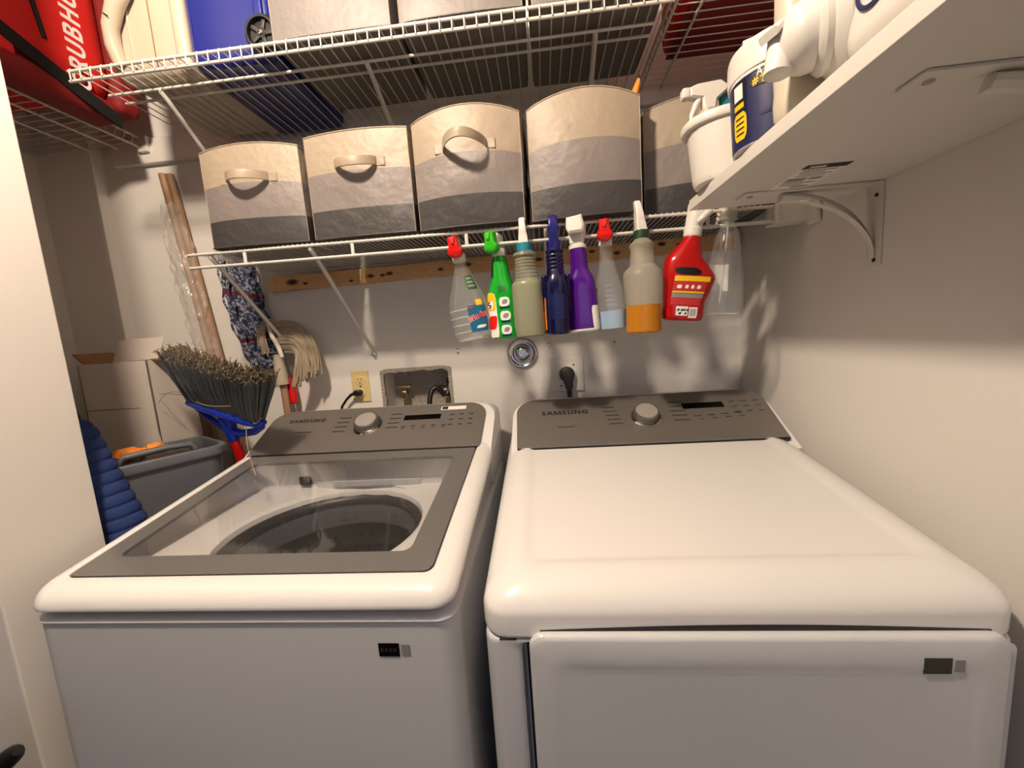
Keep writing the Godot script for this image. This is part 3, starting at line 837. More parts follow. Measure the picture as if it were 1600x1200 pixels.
func bins() -> void:
	var gr := "cream and grey fabric bins on the lower wire shelf"
	storage_bin("cream and grey banded fabric bin at the left end of the lower wire shelf", V(-0.690, 1.5665, 0.213), 0.05, 0.248, 0.212, 0.226, 0.016, 0.010, true, 0.645, false, gr)
	storage_bin("banded fabric bin with flat front and straight handle, second from left on the lower shelf", V(-0.4145, 1.5645, 0.216), 0.0, 0.256, 0.212, 0.236, 0.010, 0.004, true, 0.66, false, gr, -0.008)
	storage_bin("banded fabric bin with arched handle and bulging front, third from left on the lower shelf", V(-0.1495, 1.5625, 0.218), -0.02, 0.254, 0.212, 0.240, 0.026, 0.020, true, 0.675, false, gr, 0.02)
	storage_bin("banded fabric bin with no visible handle, above the blue and purple spray bottles", V(0.1185, 1.5595, 0.222), -0.04, 0.25, 0.212, 0.243, 0.022, 0.024, false, 0.66, false, gr)
	storage_bin("shaded fabric bin partly hidden by the white tub, rightmost on the lower shelf", V(0.412, 1.5570, 0.165), -0.10, 0.285, 0.24, 0.240, 0.012, 0.02, false, 0.66, false, gr)
	gr = "grey fabric bins on the upper wire shelf"
	storage_bin("light grey fabric bin on the upper shelf, beside the blue cooler wheel", V(-0.408, 1.957, 0.265), 0.0, 0.262, 0.26, 0.25, 0.006, 0.0, false, 0.6, true, gr)
	storage_bin("wrinkled light grey fabric bin in the middle of the upper shelf", V(-0.132, 1.957, 0.265), 0.0, 0.258, 0.26, 0.25, 0.012, 0.0, false, 0.6, true, gr)
	storage_bin("grey fabric bin at the right end of the upper shelf, mostly above the picture", V(0.145, 1.957, 0.262), 0.0, 0.262, 0.26, 0.25, 0.006, 0.0, false, 0.6, true, gr)

# ---------------------------------------------------------------- bottles
func prof_at(prof: Array, y: float) -> Array:
	if y <= prof[0][0]: return prof[0]
	for i in prof.size() - 1:
		if y <= prof[i + 1][0]:
			var k: float = (y - prof[i][0]) / maxf(prof[i + 1][0] - prof[i][0], 1e-6)
			return [y, lerpf(prof[i][1], prof[i + 1][1], k), lerpf(prof[i][2], prof[i + 1][2], k), lerpf(prof[i][3], prof[i + 1][3], k), lerpf(prof[i][4], prof[i + 1][4], k) if prof[i].size() > 4 else 0.0]
	return prof[prof.size() - 1]
# point of the surface at height y and angle a from the front (+z) towards +x
func bp(prof: Array, y: float, a: float, off := 0.0) -> Vector3:
	var q := prof_at(prof, y)
	var e: float = q[3]
	var s := pow(pow(absf(sin(a)) / q[1], e) + pow(absf(cos(a)) / q[2], e), -1.0 / e) + off
	return V(sin(a) * s + (q[4] if q.size() > 4 else 0.0), y, cos(a) * s)
func body_geo(prof: Array, off := 0.0, y0 := -1.0, y1 := 9.0, seg := 36) -> Geo:
	var rings := []
	var ys := []
	for q in prof:
		if q[0] > y0 + 0.001 and q[0] < y1 - 0.001: ys.append(q[0])
	if y0 >= prof[0][0]: ys.push_front(y0)
	if y1 <= prof[prof.size() - 1][0]: ys.append(y1)
	for y in ys:
		var ring := PackedVector3Array()
		for j in seg: ring.append(bp(prof, y, TAU * j / seg, off))
		rings.append(ring)
	return g().loft(rings)
func patch(prof: Array, a0: float, a1: float, y0: float, y1: float, off := 0.0006, lean := 0.0, round_ := 0.0) -> Geo:
	var rows := []; var back := []
	for i in 9:
		var v := i / 8.0
		var y := lerpf(y0, y1, v)
		var cut := 0.0
		if round_ > 0:
			var e := minf(v, 1 - v) * absf(y1 - y0)
			if e < round_: cut = (1 - sqrt(maxf(0.0, 1 - pow(1 - e / round_, 2)))) * round_ / absf(y1 - y0) * 0.5
		var r := PackedVector3Array(); var b := PackedVector3Array()
		for j in 13:
			var u := lerpf(cut, 1 - cut, j / 12.0)
			var a := lerpf(a0, a1, u) + lean * v
			r.append(bp(prof, y, a, off)); b.append(bp(prof, y, a, off - 0.0005))
		rows.append(r); back.append(b)
	return g().loft(rows, false)
func write_on(parent: Node3D, prof: Array, words: String, h: float, m: Material, a: float, y: float, off := 0.0012, tilt := 0.0, font := "Droid Sans", squeeze := 1.0) -> void:
	var tm := TextMesh.new()
	var f := SystemFont.new()
	f.font_names = PackedStringArray([font]); f.font_weight = 700
	tm.font = f; tm.text = words; tm.font_size = 32; tm.pixel_size = h / 23.0; tm.depth = 0.0002; tm.curve_step = 2.0
	var arr := tm.get_mesh_arrays()
	var vs: PackedVector3Array = arr[Mesh.ARRAY_VERTEX]
	var r := bp(prof, y, a).length() if false else Vector2(bp(prof, y, a).x, bp(prof, y, a).z).length()
	for i in vs.size():
		var v := vs[i]
		v.x *= squeeze
		var x := v.x * cos(tilt) - v.y * sin(tilt)
		var yy := v.x * sin(tilt) + v.y * cos(tilt)
		vs[i] = bp(prof, y + yy, a + x / r, off + v.z)
	arr[Mesh.ARRAY_VERTEX] = vs
	arr[Mesh.ARRAY_TANGENT] = null
	var am := ArrayMesh.new()
	am.add_surface_from_arrays(Mesh.PRIMITIVE_TRIANGLES, arr)
	put(parent, "lettering", am, m, Transform3D())

# sprayer whose coloured trigger faces the viewer, hooked in front of the rod
func head_front(o: Node3D, y: float, m: Material, tall := 1.0) -> void:
	var w = M.spray_white
	part(o, "collar", g().lathe([[0.0155, y], [0.0165, y + 0.001], [0.0165, y + 0.017], [0.014, y + 0.019], [0.009, y + 0.02]], 28), w, 30, true)
	part(o, "spray_head", g().rbox(V(0, y + 0.036, 0.004), V(0.022, 0.036, 0.034), 0.006, 3), w, 40, true)
	var rings := []
	for q in [[-0.003, 0.008, 0.006, 0.030], [0.001, 0.0145, 0.010, 0.031], [0.007, 0.0175, 0.012, 0.032], [0.013, 0.0175, 0.012, 0.033], [0.017, 0.0145, 0.012, 0.034], [0.020, 0.0125, 0.0125, 0.035], [0.036, 0.0115, 0.013, 0.036], [0.041, 0.0120, 0.013, 0.035], [0.043, 0.0095, 0.010, 0.034]]:
		rings.append(Geo.rrect(q[1], q[2], minf(q[1], q[2]) * 0.55, 3, y + 0.008 + q[0] * tall, V(0, 0, q[3])))
	var tr := part(o, "trigger", g().loft(rings), m, 32, true)
	part(tr, "nozzle", g().slab(PackedVector2Array([Vector2(-0.008, 0.0), Vector2(0.008, 0.0), Vector2(0.003, -0.016), Vector2(-0.003, -0.016)]), 0.0, 0.006, 0.0015, Transform3D(Basis(V(1, 0, 0), -0.05), V(0, y + 0.008 + 0.040 * tall, 0.0455))), m, 25, true)
# sprayer seen from behind: a slim head, the trigger hooked behind the rod
func head_back(o: Node3D, y: float, h: float, wd: float, m: Material, collar: Material, lean := 0.0) -> void:
	part(o, "collar", g().lathe([[0.0165, y], [0.0175, y + 0.001], [0.0175, y + 0.018], [0.014, y + 0.0195], [0.009, y + 0.02]], 28), collar, 30, true)
	var rings := []
	for q in [[0.0, 0.0115, 0.013], [0.3, 0.0105, 0.013], [0.42, wd * 0.5, 0.015], [0.55, wd * 0.46, 0.016], [0.8, wd * 0.42, 0.014], [0.96, wd * 0.40, 0.010], [1.0, wd * 0.32, 0.007]]:
		rings.append(Geo.rrect(q[1], q[2], 0.0042, 4, y + 0.018 + (h - 0.018) * q[0], V(lean * q[0], 0, -0.004 * q[0])))
	part(o, "spray_head", g().loft(rings), m, 35, true)
	part(o, "nozzle", g().rbox(V(lean * 0.9, y + h * 0.82, -0.03), V(0.012, 0.014, 0.045), 0.004, 2), m, 30, true)
	part(o, "trigger", g().tube(PV([V(lean * 0.6, y + h * 0.72, -0.028), V(lean * 0.5, y + h * 0.5, -0.040), V(lean * 0.2, y + h * 0.25, -0.043), V(0, y + 0.004, -0.050)]), [0.004, 0.005, 0.005, 0.003], 8), m, 50, true)

func bottle(label: String, base: Vector3, tilt: float, yaw: float) -> Node3D:
	return thing("spray_bottle", label, "spray bottle", base, "spray bottles hanging from the lower wire shelf", Basis(V(0, 0, 1), tilt) * Basis(V(0, 1, 0), yaw))

func spray_bottles() -> void:
	var pr: Array
	var o: Node3D
	# 1 window cleaner
	pr = [[0.0, 0.030, 0.026, 2.4], [0.003, 0.040, 0.030, 2.4], [0.010, 0.045, 0.033, 2.4], [0.05, 0.048, 0.034, 2.4], [0.085, 0.049, 0.034, 2.3], [0.105, 0.045, 0.032, 2.2], [0.135, 0.033, 0.026, 2.1], [0.165, 0.022, 0.019, 2.0], [0.185, 0.0145, 0.0145, 2.0], [0.197, 0.0135, 0.0135, 2.0]]
	o = bottle("clear window cleaner bottle with a red trigger and teal label, leftmost of the hanging bottles", V(-0.170, 1.300, 0.302), 0.12, 0.0)
	part(o, "bottle_body", body_geo(pr), M.clear_shell, 45, true)
	part(o, "liquid", body_geo(pr, -0.002, 0.002, 0.010), M.clear_shell, 45, true)
	var lb := part(o, "front_label", patch(pr, 0.05, 1.15, 0.018, 0.082, 0.0006, 0.0, 0.006), M.label_teal, 60, true)
	part(lb, "label_peak", patch(pr, 0.65, 1.0, 0.080, 0.094, 0.0006), M.label_yellow, 60, true)
	write_on(lb, pr, "Windex", 0.0135, M.label_white, 0.66, 0.055, 0.0012, 0.28, "Droid Serif", 0.74)
	write_on(lb, pr, "Windex", 0.0125, M.spray_red, 0.66, 0.055, 0.0018, 0.28, "Droid Serif", 0.74)
	part(lb, "label_flash", patch(pr, 0.42, 0.95, 0.026, 0.033, 0.0010, 0.1, 0.003), M.label_white, 60, true)
	part(lb, "label_tab", patch(pr, 0.10, 0.45, 0.075, 0.079, 0.0010), M.label_crimson, 60, true)
	for i in 5: part(o, "bottle_rib", g().tube(PV([bp(pr, 0.004 + i * 0.018 if i else 0.004, -1.9, 0.0008), bp(pr, 0.004 + i * 0.018, -1.3, 0.0010), bp(pr, 0.004 + i * 0.018, -0.8, 0.0010), bp(pr, 0.004 + i * 0.018, -0.3, 0.0010), bp(pr, 0.004 + i * 0.018, 0.0, 0.0006)]), 0.0013, 6), M.clear_edge, 60, true)
	part(o, "neck_label", patch(pr, 0.25, 1.1, 0.120, 0.155, 0.0006), M.label_green, 60, true)
	for i in 3: part(o, "neck_print", patch(pr, 0.45, 0.95, 0.126 + i * 0.0095, 0.131 + i * 0.0095, 0.0010), M.label_grey, 60, true)
	head_front(o, 0.193, M.spray_red)
	# 2 green cleaner
	pr = [[0.0, 0.030, 0.022, 3.0], [0.003, 0.036, 0.026, 3.0], [0.06, 0.037, 0.027, 3.0], [0.105, 0.036, 0.026, 3.0], [0.125, 0.031, 0.024, 2.6], [0.145, 0.024, 0.021, 2.3], [0.18, 0.0185, 0.018, 2.1], [0.197, 0.016, 0.016, 2.0]]
	o = bottle("bright green cleaner bottle with a green and white head and three round pictures on it", V(-0.092, 1.299, 0.302), 0.02, -0.38)
	part(o, "bottle_body", body_geo(pr), M.body_green, 40, true)
	lb = part(o, "front_label", patch(pr, -1.15, -0.10, 0.004, 0.108, 0.0006, -0.12, 0.02), M.label_white, 60, true)
	part(lb, "label_top", patch(pr, -1.12, -0.2, 0.068, 0.112, 0.0010, -0.1, 0.02), M.label_yellow, 60, true)
	part(lb, "label_red", patch(pr, -1.12, -0.35, 0.024, 0.056, 0.0011, 0.2, 0.01), M.spray_red, 60, true)
	part(lb, "label_patch", patch(pr, -1.0, -0.5, 0.072, 0.092, 0.0013, 0.1, 0.01), M.label_white, 60, true)
	write_on(lb, pr, "S", 0.016, M.label_black, -0.78, 0.082, 0.0018, 0.3)
	part(o, "neck_label", patch(pr, -1.2, -0.55, 0.148, 0.19, 0.0006, 0.0), M.label_black, 60, true)
	for i in 3:
		var pc := part(o, "round_picture", patch(pr, 0.12, 0.92, 0.010 + i * 0.033, 0.032 + i * 0.033, 0.0007, 0.0, 0.0109), M.label_white, 60, true)
		part(pc, "picture_spot", patch(pr, 0.34, 0.72, 0.0155 + i * 0.033, 0.0265 + i * 0.033, 0.0011, 0.1, 0.005), M.label_grey, 60, true)
		part(pc, "caption_bar", patch(pr, 0.16, 0.9, 0.0055 + i * 0.033, 0.0095 + i * 0.033, 0.0010), M.label_navy, 60, true)
	for i in 4: part(o, "print_line", patch(pr, 0.1, 0.75, 0.110 + i * 0.0045, 0.1125 + i * 0.0045, 0.0007), M.label_green, 60, true)
	head_front(o, 0.196, M.spray_green)
	# 3 milky bottle
	pr = [[0.0, 0.030, 0.030, 2.2], [0.004, 0.036, 0.036, 2.2], [0.03, 0.0375, 0.0375, 2.2], [0.118, 0.0365, 0.0365, 2.2], [0.126, 0.034, 0.034, 2.1], [0.129, 0.0305, 0.0305, 2.0]]
	for i in 7:
		pr.append([0.132 + i * 0.0075, 0.0285 - i * 0.0006, 0.0285 - i * 0.0006, 2.0]); pr.append([0.1355 + i * 0.0075, 0.0265 - i * 0.0006, 0.0265 - i * 0.0006, 2.0])
	pr.append_array([[0.186, 0.028, 0.028, 2.0], [0.193, 0.026, 0.026, 2.0], [0.197, 0.0165, 0.0165, 2.0]])
	o = bottle("milky ribbed-neck spray bottle of cloudy pale liquid with a teal collar", V(-0.029, 1.299, 0.338), 0.02, 0.0)
	part(o, "bottle_body", body_geo(pr), M.milky_green, 40, true)
	part(o, "liquid", body_geo(pr, -0.0015, 0.003, 0.128), M.pale_liquid, 40, true)
	head_back(o, 0.196, 0.076, 0.018, M.spray_white, M.teal)
	# 4 navy bottle
	pr = [[0.0, 0.024, 0.024, 2.8], [0.004, 0.029, 0.032, 2.8], [0.07, 0.0295, 0.034, 2.8], [0.115, 0.028, 0.033, 2.6], [0.135, 0.0225, 0.027, 2.3], [0.142, 0.0205, 0.022, 2.2]]
	for i in 5:
		pr.append([0.145 + i * 0.0085, 0.0205, 0.0205, 2.1]); pr.append([0.149 + i * 0.0085, 0.0188, 0.0188, 2.1])
	pr.append_array([[0.19, 0.021, 0.021, 2.0], [0.197, 0.017, 0.017, 2.0]])
	o = bottle("dark navy spray bottle with a navy head and an orange label on its left side", V(0.036, 1.300, 0.338), 0.0, 0.0)
	part(o, "bottle_body", body_geo(pr), M.body_navy, 40, true)
	part(o, "orange_label", patch(pr, -1.75, -0.85, 0.012, 0.085, 0.0006, 0.0, 0.006), M.label_orange, 60, true)
	part(o, "back_label", patch(pr, -0.55, 0.55, 0.035, 0.092, 0.0006, 0.0, 0.003), M.navy_soft, 60, true)
	for s in [-1, 1]: part(o, "side_panel", g().rbox(V(s * 0.0275, 0.095, -0.004), V(0.012, 0.085, 0.036), 0.0055, 3), M.body_navy, 40, true)
	head_back(o, 0.194, 0.076, 0.026, M.spray_blue, M.spray_blue)
	# 5 purple bottle
	pr = [[0.0, 0.030, 0.022, 3.4], [0.002, 0.035, 0.026, 3.4], [0.012, 0.036, 0.027, 3.4], [0.08, 0.035, 0.027, 3.2], [0.115, 0.0335, 0.026, 3.0], [0.128, 0.030, 0.024, 2.6], [0.140, 0.0225, 0.021, 2.3], [0.150, 0.0205, 0.02, 2.1], [0.186, 0.0195, 0.0195, 2.0], [0.197, 0.0165, 0.0165, 2.0]]
	o = bottle("glossy purple spray bottle with a broad white head and white label edge", V(0.100, 1.303, 0.312), 0.04, -0.12)
	part(o, "bottle_body", body_geo(pr), M.body_purple, 40, true)
	part(o, "bottom_label", patch(pr, -1.3, 1.4, -0.0005, 0.006, 0.0008), M.label_white, 60, true)
	part(o, "side_label", patch(pr, 0.72, 1.5, 0.004, 0.058, 0.0007, -0.05, 0.01), M.label_white, 60, true)
	part(o, "front_panel", patch(pr, -0.62, 0.62, 0.016, 0.108, 0.0012, 0.0, 0.012), M.body_purple, 60, true)
	part(o, "collar", g().lathe([[0.017, 0.192], [0.0205, 0.193], [0.0205, 0.200], [0.018, 0.203], [0.012, 0.204]], 28), M.spray_white, 30, true)
	part(o, "spray_head", g().rbox(V(-0.001, 0.219, 0.0), V(0.034, 0.036, 0.034), 0.006, 3), M.spray_white, 40, true)
	part(o, "trigger", g().slab(PackedVector2Array([Vector2(-0.021, 0.006), Vector2(-0.016, -0.006), Vector2(0.016, -0.006), Vector2(0.020, 0.008), Vector2(0.016, 0.032), Vector2(-0.019, 0.029)]), 0.024, 0.040, 0.004, Transform3D(Basis(V(1, 0, 0), -0.1), V(-0.001, 0.226, 0.0))), M.spray_white, 25, true)
	# 6 clear bottle with a little blue liquid
	pr = [[0.0, 0.030, 0.024, 3.0], [0.003, 0.035, 0.028, 3.0], [0.05, 0.036, 0.028, 2.8], [0.08, 0.035, 0.027, 2.6], [0.11, 0.029, 0.024, 2.3], [0.14, 0.0215, 0.020, 2.1], [0.17, 0.0165, 0.0165, 2.0], [0.2, 0.0135, 0.0135, 2.0]]
	o = bottle("clear spray bottle with a red trigger and a little pale blue liquid at the bottom", V(0.166, 1.303, 0.302), 0.04, -0.15)
	part(o, "bottle_body", body_geo(pr), M.clear_shell, 45, true)
	part(o, "liquid", body_geo(pr, -0.0006, 0.002, 0.044), M.blue_liquid, 40, true)
	part(o, "side_label", patch(pr, -1.75, -1.0, 0.018, 0.085, 0.0007), M.label_navy, 60, true)
	part(o, "label_peak", patch(pr, -1.6, -1.0, 0.085, 0.10, 0.0007), M.label_yellow, 60, true)
	for i in 5: part(o, "grip_rib", patch(pr, -0.3, 0.35, 0.056 + i * 0.011, 0.060 + i * 0.011, 0.0015, 0.0, 0.002), M.clear_shell, 60, true)
	head_front(o, 0.197, M.spray_red)
	# 7 amber liquid
	pr = [[0.0, 0.034, 0.034, 2.1], [0.004, 0.0385, 0.0385, 2.1], [0.018, 0.0385, 0.0385, 2.1], [0.03, 0.0375, 0.0375, 2.1], [0.06, 0.0375, 0.0375, 2.1], [0.09, 0.0405, 0.0405, 2.1], [0.125, 0.0425, 0.0425, 2.1], [0.138, 0.041, 0.041, 2.0], [0.146, 0.034, 0.034, 2.0], [0.152, 0.0275, 0.0275, 2.0], [0.175, 0.0255, 0.0255, 2.0], [0.188, 0.0245, 0.0245, 2.0], [0.192, 0.027, 0.027, 2.0], [0.198, 0.027, 0.027, 2.0], [0.206, 0.018, 0.018, 2.0], [0.212, 0.016, 0.016, 2.0]]
	o = bottle("frosted spray bottle part filled with amber liquid under a dark green collar", V(0.232, 1.290, 0.342), 0.0, 0.0)
	part(o, "bottle_body", body_geo(pr), M.milky, 40, true)
	part(o, "liquid", body_geo(pr, 0.0004, 0.0, 0.063), M.amber, 40, true)
	head_back(o, 0.209, 0.083, 0.018, M.spray_white, M.collar_green, -0.008)
	# 8 red flask
	pr = [[0.0, 0.036, 0.020, 3.4, 0.0], [0.003, 0.042, 0.024, 3.4, 0.0], [0.012, 0.0435, 0.026, 3.4, 0.0], [0.045, 0.0445, 0.027, 3.2, 0.0], [0.085, 0.054, 0.028, 3.0, 0.006], [0.095, 0.056, 0.028, 2.9, 0.007], [0.105, 0.0555, 0.028, 2.8, 0.005], [0.130, 0.046, 0.027, 2.5, -0.005], [0.142, 0.039, 0.025, 2.3, -0.008], [0.165, 0.026, 0.021, 2.1, -0.001], [0.182, 0.0185, 0.0175, 2.0, 0.004], [0.190, 0.017, 0.017, 2.0, 0.004]]
	o = bottle("wide red cleaner bottle with a rounded white head hanging under the white shelf corner", V(0.320, 1.312, 0.330), -0.12, 0.0)
	part(o, "bottle_body", body_geo(pr), M.body_red, 40, true)
	part(o, "label_black_swoosh", patch(pr, -0.95, 0.62, 0.100, 0.116, 0.0008, -0.05, 0.007), M.label_black, 60, true)
	part(o, "label_yellow_band", patch(pr, -1.0, 1.0, 0.086, 0.0975, 0.0008), M.label_yellow, 60, true)
	var cr := part(o, "label_panel", patch(pr, -1.0, 0.9, 0.066, 0.085, 0.0008), M.label_crimson, 60, true)
	for i in 4: part(cr, "label_drawing", patch(pr, -0.85 + i * 0.42, -0.62 + i * 0.42, 0.070, 0.078, 0.0012, 0.0, 0.004), M.label_white, 60, true)
	part(o, "label_gold_line", patch(pr, -1.0, 0.9, 0.0605, 0.0645, 0.0008), M.label_yellow, 60, true)
	part(o, "label_grey_band", patch(pr, -1.0, 0.88, 0.050, 0.0595, 0.0008), M.label_grey, 60, true)
	part(o, "label_lower", patch(pr, -1.0, 0.85, 0.034, 0.0495, 0.0008), M.label_crimson, 60, true)
	cr = part(o, "recycling_panel", patch(pr, -0.72, 0.12, 0.010, 0.031, 0.0009), M.label_white, 60, true)
	for i in 2:
		for j in 3:
			var a := -0.49 + i * 0.40; var an := TAU * j / 3 + 0.5
			part(cr, "recycling_arrow", patch(pr, a + 0.13 * cos(an) - 0.07, a + 0.13 * cos(an) + 0.07, 0.0205 + 0.005 * sin(an) - 0.0022, 0.0205 + 0.005 * sin(an) + 0.0022, 0.0014, 0.05), M.label_black, 60, true)
	cr = part(o, "barcode_panel", patch(pr, 0.2, 0.75, 0.006, 0.030, 0.0009), M.label_white, 60, true)
	for i in 6: part(cr, "barcode_bar", patch(pr, 0.27 + i * 0.07, 0.305 + i * 0.07, 0.010, 0.026, 0.0013), M.label_grey, 60, true)
	part(o, "collar", g().lathe([[0.0175, 0.186], [0.019, 0.188], [0.0195, 0.204], [0.0165, 0.208]], 28, Transform3D(Basis(), V(0.004, 0, 0))), M.spray_white, 30, true)
	var hd := []
	for q in [[0.205, 0.0185, 0.017, 0.004], [0.215, 0.0185, 0.018, 0.005], [0.226, 0.022, 0.020, 0.009], [0.238, 0.024, 0.022, 0.012], [0.249, 0.021, 0.020, 0.009], [0.257, 0.015, 0.015, 0.004], [0.261, 0.006, 0.007, 0.002]]:
		var ring := PackedVector3Array()
		for j in 24: ring.append(V(q[3] + q[1] * cos(TAU * j / 24), q[0], q[2] * sin(TAU * j / 24)))
		hd.append(ring)
	part(o, "spray_head", g().loft(hd), M.spray_white, 60, true)
	part(o, "trigger", g().tube(PV([V(0.02, 0.243, 0.012), V(0.026, 0.235, 0.022), V(0.014, 0.222, 0.024), V(0.006, 0.214, 0.018)]), [0.007, 0.009, 0.007, 0.004], 10), M.spray_white, 60, true)
	# 9 empty clear bottle
	pr = [[0.0, 0.030, 0.026, 2.6], [0.003, 0.039, 0.032, 2.6], [0.012, 0.041, 0.034, 2.6], [0.05, 0.040, 0.034, 2.5], [0.10, 0.037, 0.032, 2.3], [0.14, 0.030, 0.028, 2.2], [0.175, 0.025, 0.024, 2.0], [0.19, 0.020, 0.020, 2.0], [0.205, 0.0135, 0.0135, 2.0], [0.216, 0.013, 0.013, 2.0]]
	o = bottle("empty clear spray bottle at the right end, half under the white shelf", V(0.412, 1.316, 0.325), -0.07, 0.1)
	part(o, "bottle_body", body_geo(pr), M.clear_shell, 45, true)
	part(o, "bottle_base", body_geo(pr, -0.003, 0.001, 0.006), M.clear_shell, 45, true)
	part(o, "dip_tube", g().tube(PV([V(0.0, 0.21, 0), V(-0.004, 0.12, 0.004), V(-0.012, 0.03, 0.008)]), 0.0025, 8), M.milky, 50, true)
	part(o, "back_label", patch(pr, 2.4, 3.9, 0.06, 0.12, 0.0005), M.label_white, 60, true)
	head_back(o, 0.21, 0.06, 0.022, M.spray_white, M.milky)

# ---------------------------------------------------------------- white board shelf on the right wall
func shelf_bracket(z: float, label: String) -> void:
	var o := thing("shelf_bracket", label, "bracket", V(0.609, 1.53, z), "white brackets under the right shelf")
	var arm := part(o, "arm", g().rbox(V(0.492, 1.5298, z), V(0.233, 0.0034, 0.034), 0.0012, 2), M.white_plastic)
	var up := part(o, "wall_plate", g().rbox(V(0.6083, 1.459, z), V(0.0034, 0.143, 0.034), 0.0012, 2), M.white_plastic)
	var poly := PackedVector2Array()
	for i in 15:
		var a := PI / 2 * i / 14
		poly.append(Vector2(0.4467 + 0.1600 * sin(a), 1.3985 + 0.1295 * cos(a)))
	for i in range(14, -1, -1):
		var a := PI / 2 * i / 14
		poly.append(Vector2(0.4407 + 0.1480 * sin(a) + 0.018 * a / 1.57, 1.4000 + 0.1120 * cos(a)))
	part(o, "curved_rib", g().slab(poly, z - 0.006, z + 0.006, 0.002), M.white_plastic, 50)
	part(arm, "screw", g().lathe([[0.005, 0.0], [0.005, -0.0014], [0.0005, -0.002]], 14, Transform3D(Basis(), V(0.392, 1.5281, z))), M.chrome)
	for y in [1.51, 1.397]: part(up, "screw", g().lathe([[0.0035, 0.0], [0.0035, 0.0014], [0.0005, 0.002]], 12, Transform3D(Basis(V(0, 0, 1), PI / 2), V(0.6065, y, z + 0.004))), M.dark_grey)

